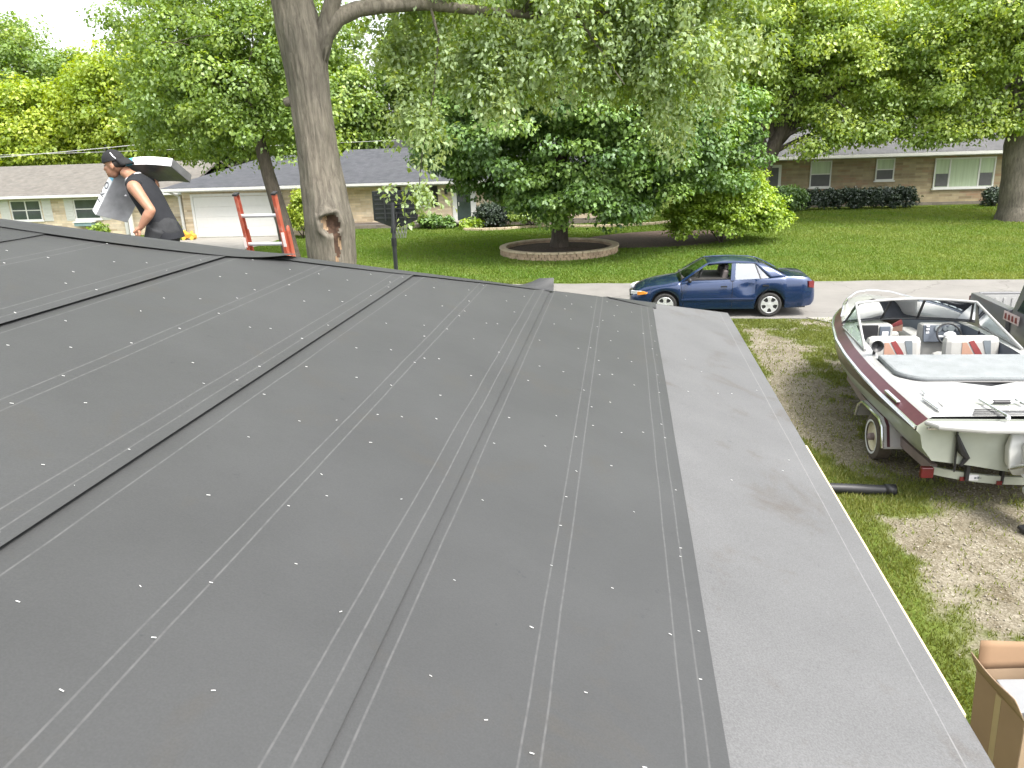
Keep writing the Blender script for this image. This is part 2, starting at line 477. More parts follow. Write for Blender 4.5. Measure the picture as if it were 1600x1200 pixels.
rvm = N(nt, 'Mix', data_type='RGBA', blend_type='MULTIPLY'); rvm.inputs[0].default_value = 1; L(nt, rv.outputs[0], rvm.inputs[6]); L(nt, rsv.outputs[0], rvm.inputs[7])
me_ = N(nt, 'Mix', data_type='RGBA'); L(nt, ae.outputs['Fac'], me_.inputs[0]); L(nt, rvm.outputs[2], me_.inputs[6]); L(nt, rvd.outputs[0], me_.inputs[7])
mxg = N(nt, 'Mix', data_type='RGBA'); L(nt, ac.outputs['Fac'], mxg.inputs[0]); L(nt, me_.outputs[2], mxg.inputs[6]); L(nt, mg.outputs[2], mxg.inputs[7])
L(nt, mxg.outputs[2], p.inputs['Base Color']); p.inputs['Roughness'].default_value = 0.95; p.inputs['Specular IOR Level'].default_value = 0.15
bb = N(nt, 'Bump', Strength=0.5, Distance=0.008); L(nt, vo.outputs['Distance'], bb.inputs['Height'])
bb2 = N(nt, 'Bump', Strength=0.5, Distance=0.03); L(nt, ng2.outputs[0], bb2.inputs['Height']); L(nt, bb.outputs[0], bb2.inputs['Normal'])
L(nt, bb2.outputs[0], p.inputs['Normal'])
ground = np_mesh('ground', V, F, gm, attr={'cover': ('POINT', COV.ravel()), 'earth': ('POINT', EARTH.ravel())}, smooth=True)
tag(ground, 'lawn and patchy gravel ground running under the whole street', kind='structure')
def ground_z(x, y):
    f = sstep(0.8, 1.2, x) * (1 - sstep(8.6, 9, x)) * (1 - sstep(20, 20.4, y)) * sstep(3.2, 3.8, y)
    return gz(x, y) + f * (0.05 * (fbm(x * 0.8, y * 0.8, 3) - 0.5))

# road: pale worn asphalt, ragged edges
rm = mat('road_asphalt', (0.185, 0.176, 0.162), rough=0.9, var=0.10, scale=1.1, bump=0.25, bscale=60, dirt=((0.142, 0.135, 0.124), 0.7, 0.58))
_nt = rm.node_tree; _p = _nt.nodes['Principled BSDF']; _src = _p.inputs['Base Color'].links[0].from_socket
_tc = N(_nt, 'TexCoord'); _wn = N(_nt, 'TexNoise', Scale=1.4, Detail=4.0); L(_nt, _tc.outputs['Object'], _wn.inputs['Vector'])
_ad = N(_nt, 'Mix', data_type='RGBA', blend_type='ADD'); _ad.inputs[0].default_value = 0.9; L(_nt, _tc.outputs['Object'], _ad.inputs[6]); L(_nt, _wn.outputs['Color'], _ad.inputs[7])
_vo = N(_nt, 'TexVoronoi', Scale=0.33, feature='DISTANCE_TO_EDGE'); L(_nt, _ad.outputs[2], _vo.inputs['Vector'])
_rr = ramp(_nt, [(0.0, (0.55, 0.54, 0.52)), (0.008, (1, 1, 1))]); L(_nt, _vo.outputs['Distance'], _rr.inputs[0])
_mu = N(_nt, 'Mix', data_type='RGBA', blend_type='MULTIPLY'); _mu.inputs[0].default_value = 0.8; L(_nt, _src, _mu.inputs[6]); L(_nt, _rr.outputs[0], _mu.inputs[7]); L(_nt, _mu.outputs[2], _p.inputs['Base Color'])
xs = np.concatenate([np.arange(-200, -20, 4.0), np.arange(-20, 25, 0.25), np.arange(25, 200, 4.0)])
rows = []
for fr in (0, 0.02, 0.5, 0.98, 1):
    e0 = 20.2 + 0.14 * (fbm(xs * 0.8, xs * 0 + 4, 4) - 0.5) * 2
    e1 = 25.5 + 0.12 * (fbm(xs * 0.9, xs * 0 + 14, 4) - 0.5) * 2
    rows.append(np.stack([xs, e0 * (1 - fr) + e1 * fr, np.full_like(xs, 0.006 + 0.03 * math.sin(math.pi * fr))], -1))
RV = np.array(rows).reshape(-1, 3); n = len(xs)
RF = np.array([(i * n + j, i * n + j + 1, (i + 1) * n + j + 1, (i + 1) * n + j) for i in range(4) for j in range(n - 1)])
tag(np_mesh('road', RV, RF, rm, smooth=True), 'pale worn street running left to right', kind='structure')
cm = mat('concrete', (0.267, 0.254, 0.228), rough=0.9, var=0.08, scale=1.5, bump=0.15, dirt=((0.206, 0.196, 0.172), 1.1, 0.6))
tag(part('driveway', cm, None, lambda m: (m.bx(-23.3, -17.6, 25.4, 33, -0.1, 0.012), m.bx(-23.3, -17.6, 33.02, 40.9, -0.1, 0.012))), 'pale concrete driveway in front of white garage door', kind='structure')
tag(part('driveway_apron', cm, None, lambda m: m.prism([(4.55, 20.25, -0.05), (5.1, 19.55, -0.05), (13, 19.2, -0.05), (13, 20.25, -0.05)], (0, 0, 0.075))), 'pale concrete apron at the road edge behind the boat', kind='structure')

# grass blades
def blades(name, x, y, z, h, w, tint, mat_, lab):
    n = len(x)
    a = _rng.random(n) * 2 * np.pi
    lean = (_rng.random((n, 2)) - 0.5) * 1.3 * h[:, None]
    dx, dy = np.cos(a) * w, np.sin(a) * w
    V = np.empty((n, 3, 3))
    V[:, 0] = np.stack([x - dx, y - dy, z - 0.004], -1)
    V[:, 1] = np.stack([x + dx, y + dy, z - 0.004], -1)
    V[:, 2] = np.stack([x + lean[:, 0], y + lean[:, 1], z + h], -1)
    F = np.arange(3 * n).reshape(n, 3)
    return tag(np_mesh(name, V.reshape(-1, 3), F, mat_, attr={'tint': ('FACE', tint)}), lab, 'grass', kind='stuff')
grass_leaf = leaf_mat('grass_blade', [(0.0, (0.086, 0.106, 0.018)), (0.5, (0.135, 0.161, 0.028)), (0.82, (0.198, 0.211, 0.048)), (1.0, (0.288, 0.257, 0.096))], trans=0.3, gloss=0.03)
n = 400000
x = 1.0 + _rng.random(n) * 7.6; y = 3.6 + _rng.random(n) ** 1.25 * 16.5
cv, ea = cover(x, y)
k = _rng.random(n) < (cv ** 1.4) * 0.95 + 0.035
x, y, cv, ea = x[k], y[k], cv[k], ea[k]
h = (0.022 + 0.045 * _rng.random(len(x)) ** 1.5) * (0.6 + 0.9 * fbm(x * 2, y * 2 + 40, 3))
blades('grass_tufts', x, y, ground_z(x, y), h, np.full(len(x), 0.0045) * (1 + y / 9), np.clip(0.25 + 0.5 * fbm(x * 1.1 + 5, y * 1.1, 4) + 0.4 * (_rng.random(len(x)) - 0.5) + 0.45 * ea * _rng.random(len(x)), 0, 1), grass_leaf, 'patchy grass growing through the gravel beside the house')
n = 150000
x = -16 + _rng.random(n) * 17.6; y = 8.6 + _rng.random(n) * 11.5
k = ~((x > -8.2) & (x < 1.0) & (y < 8.9))
x, y = x[k], y[k]
blades('grass_tufts', x, y, ground_z(x, y), 0.03 + 0.05 * _rng.random(len(x)), np.full(len(x), 0.011), np.clip(0.25 + 0.5 * fbm(x * 0.9 + 5, y * 0.9, 4) + 0.3 * (_rng.random(len(x)) - 0.5), 0, 1), grass_leaf, 'front lawn grass between the near house and the street')
n = 330000
x = -26 + _rng.random(n) * 52; y = 25.6 + _rng.random(n) ** 1.3 * 19.5
k = ~((x > -23.4) & (x < -17.5) & (y < 41)) & ~((x + 2.62) ** 2 + (y - 32.9) ** 2 < 2.3 ** 2)
k &= ~(((x - 1.3) / 3.4) ** 2 + ((y - 36.2) / 2.6) ** 2 < 1)
x, y = x[k], y[k]
lawn_leaf = leaf_mat('lawn_blade', [(0.0, (0.085, 0.170, 0.016)), (0.45, (0.118, 0.190, 0.024)), (1.0, (0.200, 0.235, 0.050))], trans=0.3, gloss=0.02)
stripe = 0.5 + 0.5 * np.sin((x * 0.8 + y * 0.6) * 2.6)
edge = 1 - sstep(25.6, 27.5, y)
blades('lawn_grass', x, y, gz(x, y), 0.03 + 0.05 * _rng.random(len(x)), np.full(len(x), 0.022), np.clip(0.02 + 0.62 * fbm(x * 0.35 + 5, y * 0.5, 5) + 0.15 * stripe + 0.22 * sstep(2, 10, x) + 0.3 * edge + 0.2 * (_rng.random(len(x)) - 0.5) + 0.25 * (fbm(x * 2.2, y * 2.2 + 9, 3) - 0.5), 0, 1), lawn_leaf, 'mown green lawn across the street')

# loose stones
sm = mat('gravel_stone', (0.30, 0.275, 0.22), rough=0.95, spec=0.2, var=0.45, scale=1.5)
n = 26000
x = 1.6 + _rng.random(n) * 6.6; y = 5 + _rng.random(n) * 15
cv, ea = cover(x, y)
k = _rng.random(n) < (1 - cv) * (1 - 0.6 * ea) * 0.9
x, y = x[k], y[k]; n = len(x)
oct_ = np.array([(1, 0, 0), (0, 1, 0), (-1, 0, 0), (0, -1, 0), (0, 0, 1), (0, 0, -1)], float)
of = np.array([(0, 1, 4), (1, 2, 4), (2, 3, 4), (3, 0, 4), (1, 0, 5), (2, 1, 5), (3, 2, 5), (0, 3, 5)])
sc = (0.005 + 0.011 * _rng.random(n) ** 3)[:, None, None] * (0.6 + 0.8 * _rng.random((n, 6, 1))) * np.array([1, 1, 0.7])
V = oct_[None] * sc; aa = _rng.random(n) * 6.28
c_, s_ = np.cos(aa)[:, None], np.sin(aa)[:, None]
V = np.stack([V[..., 0] * c_ - V[..., 1] * s_ + x[:, None], V[..., 0] * s_ + V[..., 1] * c_ + y[:, None], V[..., 2] + (ground_z(x, y) + 0.004)[:, None]], -1)
F = (of[None] + 6 * np.arange(n)[:, None, None]).reshape(-1, 3)
tag(np_mesh('gravel_stones', V.reshape(-1, 3), F, sm), 'loose pale gravel on the drive', 'gravel', kind='stuff')

# ================================================================== THE HOUSE WE STAND ON
XE, YC, ZE, A = 1.14, 8.87, 2.584, R(18.43)
ca, sa = math.cos(A), math.sin(A)
YB = -7.0
HALF = 4.70
house = thing('house', 'near house whose hipped roof is covered in dark felt with a grey eave strip', 'house', (XE - HALF, 0, 0))
hx0 = XE - HALF
def RP(u, y, h=0):
    """point on the right-hand roof slope: u metres up the slope from the eave"""
    return Vector((XE - u * ca + h * sa - hx0, y, ZE + u * sa + h * ca))
def hipy(u): return YC - u * ca
UMAX = HALF / ca
felt_lines = []
EDGES = [0.9, 1.89, 2.91, 3.91, 4.86]
for e in EDGES: felt_lines += [e + 0.058, e + 0.122, e + 0.505, e + 0.56, e + 0.95]
m_felt = felt_mat('roofing_felt', (0.045, 0.046, 0.0465), felt_lines, rough=0.55, fade=0.090, stain=(0.56, 0.55))
m_feltp = felt_mat('felt_plain', (0.037, 0.038, 0.0385), None, rough=0.55)
m_eave = felt_mat('eave_membrane', (0.100, 0.1005, 0.102), [0.1], rough=0.65, fade=0.18, grain=0.2, stain=(0.55, 0.42), dirt=(0.055, 0.040, 0.027))
m_wood = mat('raw_wood', (0.62, 0.50, 0.30), rough=0.8, var=0.15, scale=3, stretch=(4, 1, 4))
m_white = mat('white_paint', (0.629, 0.629, 0.612), rough=0.5, var=0.04)
m_deck = mat('roof_deck', (0.36, 0.27, 0.17), rough=0.9, var=0.2)
m_housewall = brick_mat('house_brick', [(0.30, 0.24, 0.19), (0.40, 0.32, 0.25), (0.36, 0.30, 0.25)], (0.4, 0.38, 0.35), 0.22, 0.075)

def uv_sheet(name, fn, us, ys, m, parent, h):
    """sheet on the slope: us list, ys normalised list; fn(u, t)->y ; h(u,y)->height above deck"""
    me = bpy.data.meshes.new(name)
    vs, uv = [], []
    for u in us:
        for t in ys:
            y = fn(u, t); vs.append(tuple(RP(u, y, h(u, y)))); uv.append((u, y))
    nv = len(ys)
    fs = [(i * nv + j, (i + 1) * nv + j, (i + 1) * nv + j + 1, i * nv + j + 1) for i in range(len(us) - 1) for j in range(nv - 1)]
    fs = [tuple(reversed(f)) for f in fs]
    me.from_pydata(vs, [], fs); me.materials.append(m)
    ul = me.uv_layers.new(name='uv')
    li = [uv[l.vertex_index] for l in me.loops]
    ul.data.foreach_set('uv', [c for q in li for c in q])
    me.polygons.foreach_set('use_smooth', [True] * len(me.polygons))
    o = bpy.data.objects.new(name, me); COL.objects.link(o); o.parent = parent
    return o
ts = [i / 110 for i in range(111)]
toy = lambda u, t: YB + (hipy(min(u, UMAX)) - YB) * t
nzh = lambda u, y, s=1.0: 0.0022 * s * (noise.noise((u * 1.5, y * 0.9, 3.3)) + 0.5 * noise.noise((u * 4, y * 3, 1.3)))
# eave membrane: from 1 cm over the edge to under the first felt
uv_sheet('eave_membrane', toy, [-0.012, 0.03, 0.1, 0.25, 0.4, 0.55, 0.7, 0.85, 0.95], ts, m_eave, house, lambda u, y: 0.010 + max(0, nzh(u, y, 0.6)))
for k, e in enumerate(EDGES):
    top = min(e + 1.06, UMAX - 0.002)
    lift = [0.011, 0.008, 0.013, 0.013, 0.012][k]
    us = [e, e + 0.015, e + 0.06, e + 0.14, e + 0.3, e + 0.5, e + 0.7, e + 0.85, e + 0.95, top]
    us = sorted(set(min(q, top) for q in us))
    if k == 1: wr = lambda u, y: 0.012 * math.exp(-((u - 1.955 - 0.02 * noise.noise((y * 0.8, 0, 0))) / 0.018) ** 2)
    else: wr = lambda u, y: 0
    def hh(u, y, e=e, lift=lift, k=k, wr=wr):
        t = (u - e) / 1.06
        base = 0.0135 if t < 0.9 else 0.0135 - 0.010 * (t - 0.9) / 0.1
        edge = lift * math.exp(-(u - e) / 0.05) * (0.75 + 0.5 * noise.noise((y * 0.7, k * 7.7, 0)))
        w = sstep(0.02, 0.15, t) * (1 - sstep(0.8, 0.92, t))
        return base + edge + float(w) * max(-0.004, nzh(u, y)) + wr(u, y)
    def ed(u, t, e=e, k=k):
        return toy(u, t)
    uv_sheet('felt_course', toy, us, ts, m_felt, house, hh)
# deck slab and the other three slopes
zr = ZE + HALF * math.tan(A); yr = YC - HALF; yb2 = YB + HALF
def slopes(m):
    th = Vector((0, 0, -0.14))
    c = [Vector((HALF, YB, ZE)), Vector((HALF, YC, ZE)), Vector((-HALF, YC, ZE)), Vector((-HALF, YB, ZE)), Vector((0, yr, zr)), Vector((0, yb2, zr))]
    lo = [p + th for p in c]
    m.add([tuple(p) for p in c + lo], [(0, 1, 4, 5), (1, 2, 4), (2, 3, 5, 4), (3, 0, 5), (6, 11, 10, 7), (7, 10, 8), (8, 10, 11, 9), (9, 11, 6), (0, 6, 7, 1), (1, 7, 8, 2), (2, 8, 9, 3), (3, 9, 6, 0)])
slab = MB(); slopes(slab); slab.build('roof', [m_deck], house)
part('felt_underlay', m_feltp, house, lambda m: (
    m.add([(HALF, YC + 0.02, ZE + 0.008), (-HALF, YC + 0.02, ZE + 0.008), (0, yr, zr + 0.010)], [(0, 1, 2)]),
    m.add([(-HALF - .02, YC, ZE + 0.008), (-HALF - .02, YB, ZE + 0.008), (0, yb2, zr + 0.010), (0, yr, zr + 0.010)], [(0, 1, 2, 3)]),
    m.add([(-HALF, YB - .02, ZE + 0.008), (HALF, YB - .02, ZE + 0.008), (0, yb2, zr + 0.010)], [(0, 1, 2)])))
part('wall', m_housewall, house, lambda m: m.bx(-HALF + 0.45, HALF - 0.45, YB + 0.45, YC - 0.45, -0.2, ZE - 0.06))
part('fascia', m_white, house, lambda m: (m.bx(HALF + 0.002, HALF + 0.02, YB - 0.02, YC + 0.02, ZE - 0.2, ZE - 0.03), m.bx(-HALF, HALF, YC + 0.002, YC + 0.022, ZE - 0.2, ZE - 0.03)))
part('soffit', m_white, house, lambda m: m.bx(-HALF + 0.05, HALF - 0.02, YB + 0.05, YC - 0.03, ZE - 0.155, ZE - 0.145))
part('window', m_white, house, lambda m: m.bx(HALF - 0.455, HALF - 0.41, 1.0, 2.6, 1.0, 2.1))
# pale sheathing edge that shows past the membrane, in three board lengths
def edgeboards(m):
    for y0, y1 in ((2.42, 2.98), (2.985, 3.55), (3.555, 4.16), (4.165, 4.9)):
        m.bx(HALF + 0.003, HALF + 0.024, y0, y1, ZE - 0.018, ZE + 0.004)
part('edge_board', m_wood, house, edgeboards)

# hip felt pieces laid over the hip, near edges lifting
dh = Vector((-1, -1, HALF * math.tan(A) / HALF)).normalized()
def hip_piece(u0, u1, near, far, h0, curl0=0, tip=None):
    """u0<u1 along the hip (distance up our slope); near(u)->width on our slope; ridge line stays on the hip"""
    me_v, fs = [], []
    us = np.linspace(u0, u1, 60)
    cols = 9
    for u in us:
        y = hipy(u)
        for j in range(cols):
            s = j / (cols - 1) * 2 - 1
            cr = 0.006 * math.cos(s * 1.57)
            if s <= 0:
                w = near(u) * (-s)
                P = RP(u, y - w, 0) 
                # lift at the free edge
                lf = h0 + cr + 0.008 * (-s) ** 3 * (0.35 + 0.9 * abs(noise.noise((u * 1.3, h0 * 400, 5))))
                P = P + Vector((sa, 0, ca)) * lf
            else:
                w = far * s
                P = RP(u, y, 0) + Vector((-1, 0, 0)) * w
                P = P + Vector((0, sa, ca)) * (h0 + cr)
            # curled lower end
            if curl0:
                q = max(0, 1 - (u - u0) / 0.28)
                P = P + Vector((0.0, 0.0, 1)) * (curl0 * q * q * (0.45 + 0.55 * (tip(s) if tip else 1)))
            me_v.append(P)
    m = MB()
    m.add(me_v, [(i * cols + j, (i + 1) * cols + j, (i + 1) * cols + j + 1, i * cols + j + 1) for i in range(59) for j in range(cols - 1)])
    return m.build('hip_felt', m_feltp, house, smooth=True, angle=180)
hip_piece(1.86, 3.95, lambda u: 0.11 + 0.04 * math.sin(u * 2.2) + 0.05 * max(0, 2.2 - u), 0.5, 0.018, 0.115, lambda s: (max(0, 1 - abs(s - 0.12) / 0.5)) * 2.2 - 0.8)
hip_piece(3.62, 4.93, lambda u: 0.20 + 0.10 * math.sin((u - 3.6) * 2.4), 0.5, 0.021, 0.045, lambda s: abs(s))
hip_piece(0.86, 1.35, lambda u: 0.26 - 0.45 * (u - 0.86), 0.4, 0.016)
# ridge piece running away from the hip towards us
def ridge(m):
    m.grid(lambda a, b: (0.30 * math.cos(A) * (b * 2 - 1) , yr + 0.02 - a * 8.0, zr + 0.022 - abs(b * 2 - 1) * 0.30 * sa + 0.01 * noise.noise((a * 20, b, 2))), 40, 7)
part('ridge_felt', m_feltp, house, ridge, smooth=True)
for a_, b_ in (((-HALF, YC, ZE), (0, yr, zr)), ((HALF, YB, ZE), (0, yb2, zr)), ((-HALF, YB, ZE), (0, yb2, zr))):
    part('hip_felt', m_feltp, house, lambda m: m.tube([Vector(a_) + Vector((0, 0, .004)), Vector(b_) + Vector((0, 0, .004))], [(.028, .028)] * 2, 8), smooth=True)
# staples and cap nails
m_staple = mat('staple_metal', (0.55, 0.55, 0.54), rough=0.4, metal=0.2, var=0.05)
def staple_mesh():
    m = MB(); m.box((0, 0, 0.0008), (0.016, 0.004, 0.0016)); return m
rs = random.Random(5)
pts = []
for k, e in enumerate(EDGES):
    for du, st in ((0.05, 0.24), (0.18, 0.6), (0.34, 0.42), (0.53, 0.26), (0.70, 0.5), (0.86, 0.42)):
        y = 0.9 + rs.random() * 0.4
        while y < hipy(e + du) - 0.15:
            u = e + du + rs.uniform(-0.07, 0.07) * (0.3 if du < 0.1 else 1)
            if u < UMAX - 0.1 and rs.random() < 0.9: pts.append((u, y + rs.uniform(-0.1, 0.1)))
            y += st * rs.uniform(0.85, 1.65)
for i in range(9): pts.append((rs.uniform(0.15, 0.85), rs.uniform(1.6, 7)))
pts.sort(key=lambda q: (RP(*q) + Vector((hx0, 0, 0)) - Vector((0, 0, 4.5))).length)
proto = None; rest = MB()
for i, (u, y) in enumerate(pts):
    h = 0.0165 if u > 0.9 else 0.0125
    k = max([j for j, e in enumerate(EDGES) if e <= u], default=-1)
    P = RP(u, y, h); 
    a = rs.gauss(0.15, 0.35)
    rot = Matrix.Rotation(A, 3, 'Y') @ Matrix.Rotation(a, 3, 'Z')
    if i < 100:
        if proto is None: proto = staple_mesh().build('staple', m_staple, house); o = proto
        else:
            o = proto.copy(); COL.objects.link(o); o.parent = house
        o.location = P; o.rotation_euler = rot.to_euler()
        o.scale = (rs.uniform(0.5, 0.8),) * 3
    else:
        rest.box(P + rot @ Vector((0, 0, 0.0008)), (0.0105, 0.0032, 0.0016), rot)
o = rest.build('staple', m_staple, house); o['kind'] = 'stuff'

# ================================================================== HOUSES ACROSS THE STREET
m_stone = brick_mat('limestone_veneer', [(0.414, 0.324, 0.221), (0.580, 0.476, 0.338), (0.690, 0.580, 0.427), (0.510, 0.414, 0.296), (0.635, 0.552, 0.427)], (0.497, 0.427, 0.331), 0.62, 0.125, 0.010)
m_stone_c = brick_mat('tan_stone', [(0.247, 0.188, 0.117), (0.336, 0.274, 0.173), (0.404, 0.334, 0.216), (0.303, 0.243, 0.160), (0.359, 0.230, 0.148)], (0.291, 0.255, 0.185), 0.66, 0.14, 0.010)
m_found = brick_mat('dark_stone', [(0.15, 0.13, 0.11), (0.22, 0.19, 0.16), (0.18, 0.16, 0.14)], (0.13, 0.12, 0.11), 0.5, 0.11, 0.012)
m_shingle_a = brick_mat('brown_shingle', [(0.125, 0.115, 0.100), (0.153, 0.144, 0.127), (0.139, 0.128, 0.111)], (0.102, 0.095, 0.082), 0.3, 0.14, 0.006, plane='xy', bump=0.3, var=0.6)
m_shingle_b = brick_mat('slate_shingle', [(0.051, 0.055, 0.063), (0.072, 0.075, 0.085), (0.060, 0.065, 0.072)], (0.038, 0.040, 0.046), 0.3, 0.14, 0.006, plane='xy', bump=0.3, var=0.6)
m_shingle_c = brick_mat('grey_shingle', [(0.083, 0.083, 0.087), (0.106, 0.106, 0.110), (0.094, 0.094, 0.099)], (0.066, 0.066, 0.070), 0.3, 0.14, 0.006, plane='xy', bump=0.3, var=0.6)
m_pane = mat('window_pane', (0.045, 0.06, 0.06), rough=0.06, var=0.4, scale=0.8, spec=0.8)
m_pane_light = mat('curtained_pane', (0.42, 0.50, 0.36), rough=0.15, var=0.12, scale=2.0, spec=0.6, stretch=(6, 6, 0.3))
m_screen = mat('window_screen', (0.10, 0.10, 0.105), rough=0.6, var=0.1)
m_black = mat('black_paint', (0.018, 0.018, 0.02), rough=0.45, var=0.2)
m_shutter_w = mat('white_shutter', (0.595, 0.595, 0.570), rough=0.6, var=0.05)
m_gutter = mat('white_gutter', (0.578, 0.578, 0.561), rough=0.4, var=0.06, dirt=((0.383, 0.374, 0.357), 2.0, 0.62))

def gable_roof(m, x0, x1, ye, yr, yb, ze, zr, hipl=0, hipr=0, th=0.12):
    a = [(x0, ye, ze), (x1, ye, ze), (x1, yb, ze), (x0, yb, ze), (x0 + hipl, yr, zr), (x1 - hipr, yr, zr)]
    b = [(p[0], p[1], p[2] - th) for p in a]
    m.add(a + b, [(0, 1, 5, 4), (2, 3, 4, 5), (1, 2, 5), (3, 0, 4), (6, 10, 11, 7), (8, 11, 10, 9), (7, 11, 8), (9, 10, 6), (0, 6, 7, 1), (2, 8, 9, 3), (1, 7, 8, 2), (3, 9, 6, 0)])
def window(parent, x0, x1, z0, z1, y, pane=None, mull=1, split=True, fr=0.07, screen=False):
    f = MB()
    f.bx(x0, x0 + fr, y - 0.05, y + 0.02, z0, z1); f.bx(x1 - fr, x1, y - 0.05, y + 0.02, z0, z1)
    f.bx(x0 + fr, x1 - fr, y - 0.05, y + 0.02, z0, z0 + fr); f.bx(x0 + fr, x1 - fr, y - 0.05, y + 0.02, z1 - fr, z1)
    f.bx(x0 - 0.06, x1 + 0.06, y - 0.09, y + 0.02, z0 - 0.07, z0 - 0.001)
    for i in range(1, mull):
        xm = x0 + (x1 - x0) * i / mull; f.bx(xm - 0.035, xm + 0.035, y - 0.045, y + 0.015, z0 + fr, z1 - fr)
    if split:
        zm = (z0 + z1) / 2; f.bx(x0 + fr, x1 - fr, y - 0.042, y + 0.012, zm - 0.025, zm + 0.025)
    fo = f.build('window', m_white, parent)
    g = MB(); g.bx(x0 + fr * .6, x1 - fr * .6, y - 0.022, y + 0.004, z0 + fr * .6, z1 - fr * .6)
    g.build('pane', pane or m_pane, fo)
    if screen:
        g = MB(); g.bx(x0 + fr, x1 - fr, y - 0.034, y - 0.026, z0 + fr, (z0 + z1) / 2 - 0.03); g.build('screen', m_screen, fo)
    return fo
def shutter(parent, x0, x1, z0, z1, y, m):
    s = MB(); s.bx(x0, x1, y - 0.035, y - 0.001, z0, z1)
    nz_ = int((z1 - z0) / 0.09)
    for i in range(nz_):
        z = z0 + 0.06 + i * (z1 - z0 - 0.1) / nz_
        s.box(((x0 + x1) / 2, y - 0.042, z + 0.02), (x1 - x0 - 0.09, 0.02, 0.05), Matrix.Rotation(0.4, 3, 'X'))
    return s.build('shutter', m, parent)

# --- house A, brown roof, far left
hA = thing('ranch_house', 'low ranch house with brown shingle roof and white shutters behind the worker', 'house', (-33, 43, 0))
o_ = Vector((33, -43, 0))
def offb(m, off):
    m.v = [(p[0] + off[0], p[1] + off[1], p[2] + off[2]) for p in m.v]
def hpart(name, mats, parent, off, fn, **k):
    m = MB(); fn(m); offb(m, off); return m.build(name, mats, parent, **k)
oA = (33, -43, 0)
hpart('wall', m_stone, hA, oA, lambda m: m.bx(-46, -24.75, 43, 51.5, -0.1, 2.25))
hpart('roof', m_shingle_a, hA, oA, lambda m: gable_roof(m, -46.6, -24.3, 42.45, 47.2, 52, 2.40, 3.98))
hpart('gable', m_stone, hA, oA, lambda m: m.prism([(-24.76, 43.0, 2.26), (-24.76, 51.4, 2.26), (-24.76, 47.2, 3.75)], (-0.15, 0, 0)))
hpart('gutter', m_gutter, hA, oA, lambda m: (m.bx(-46.6, -24.3, 42.33, 42.44, 2.24, 2.38), m.bx(-46.5, -24.4, 42.46, 42.99, 2.2, 2.235)))
dA = Vector(oA)
def wA(fn): pass
def win_at(parent, off, *a, **k):
    """window built in world coordinates, then shifted under its house"""
    f = window(parent, *a, **k)
    for o in [f] + list(f.children):
        for v in o.data.vertices: v.co += Vector(off)
    return f
def shut_at(parent, off, *a):
    s = shutter(parent, *a)
    for v in s.data.vertices: v.co += Vector(off)
    return s
win_at(hA, oA, -35.45, -33.5, 0.95, 2.12, 43, mull=2)
for xs_ in ((-36.15, -35.55), (-33.42, -32.85), (-32.0, -31.45), (-29.75, -29.25)): shut_at(hA, oA, xs_[0], xs_[1], 0.9, 2.15, 43, m_shutter_w)
win_at(hA, oA, -31.4, -29.8, 0.95, 2.12, 43, mull=1)
win_at(hA, oA, -40.5, -38.8, 0.95, 2.12, 43, mull=2)
m_teal = mat('flower_box_teal', (0.16, 0.24, 0.25), rough=0.6)
fb = thing('flower_box', 'pale flower box under the window left of the worker', 'flower box', (-30.75, 42.7, 0.6))
part('box', m_teal, fb, lambda m: m.bx(-0.55, 0.55, -0.16, 0.26, 0.0, 0.2), bevel=0.01)
part('rim', m_white, fb, lambda m: m.bx(-0.6, 0.6, -0.2, 0.28, 0.201, 0.26), bevel=0.01)
hpart('downspout', m_gutter, hA, oA, lambda m: (m.bx(-28.35, -28.15, 42.85, 42.99, 0.05, 2.2),))
hpart('porch_post', m_white, hA, oA, lambda m: m.bx(-27.9, -27.72, 42.55, 42.73, 0.0, 2.19))

# --- far roof peeking over house A
hD = thing('distant_house', 'distant house with only its brown roof and dark eave showing over the garage', 'house', (-32, 58, 0))
oD = (32, -58, 0)
hpart('wall', m_stone, hD, oD, lambda m: m.bx(-37, -27.2, 58, 66, -0.1, 3.2))
hpart('roof', m_shingle_a, hD, oD, lambda m: gable_roof(m, -37.6, -26.6, 57.4, 62, 66.5, 3.35, 4.95, 2, 2))
hpart('fascia', m_black, hD, oD, lambda m: m.bx(-37.6, -26.6, 57.3, 57.39, 3.15, 3.3))

# --- house B, slate roof, garage
hB = thing('garage_house', 'tan stone ranch house with slate grey roof, white garage door and black storm door', 'house', (-12, 44.5, 0))
oB = (12, -44.5, 0)
hpart('wall', m_stone, hB, oB, lambda m: (m.bx(-23.55, -16.6, 41, 49, -0.1, 2.5), m.bx(-16.6, -0.8, 44.5, 53, 0.28, 2.36), ))
hpart('foundation', m_found, hB, oB, lambda m: (m.bx(-16.59, -0.7, 44.2, 44.49, -0.1, 0.3), m.bx(-15.5, -7.6, 43.75, 44.199, -0.1, 0.22)))
hpart('roof', m_shingle_b, hB, oB, lambda m: (gable_roof(m, -24.35, -16.0, 40.4, 45.6, 50, 2.66, 4.10, 3.9, 1.2), gable_roof(m, -17.2, -0.2, 43.9, 48.6, 53.6, 2.50, 4.28, 0.4, 2.5)))
hpart('gutter', m_gutter, hB, oB, lambda m: (m.bx(-24.4, -16.0, 40.28, 40.39, 2.5, 2.64), m.bx(-15.95, -0.2, 43.78, 43.89, 2.35, 2.48), m.bx(-24.2, -16.1, 40.41, 40.99, 2.44, 2.49), m.bx(-15.9, -0.4, 43.91, 44.49, 2.28, 2.33)))
hpart('downspout', m_gutter, hB, oB, lambda m: (m.bx(-23.72, -23.6, 40.9, 41.02, 0.05, 2.2), m.bar((-23.66, 40.95, 2.2), (-24.0, 40.5, 2.48), 0.1, 0.08)))
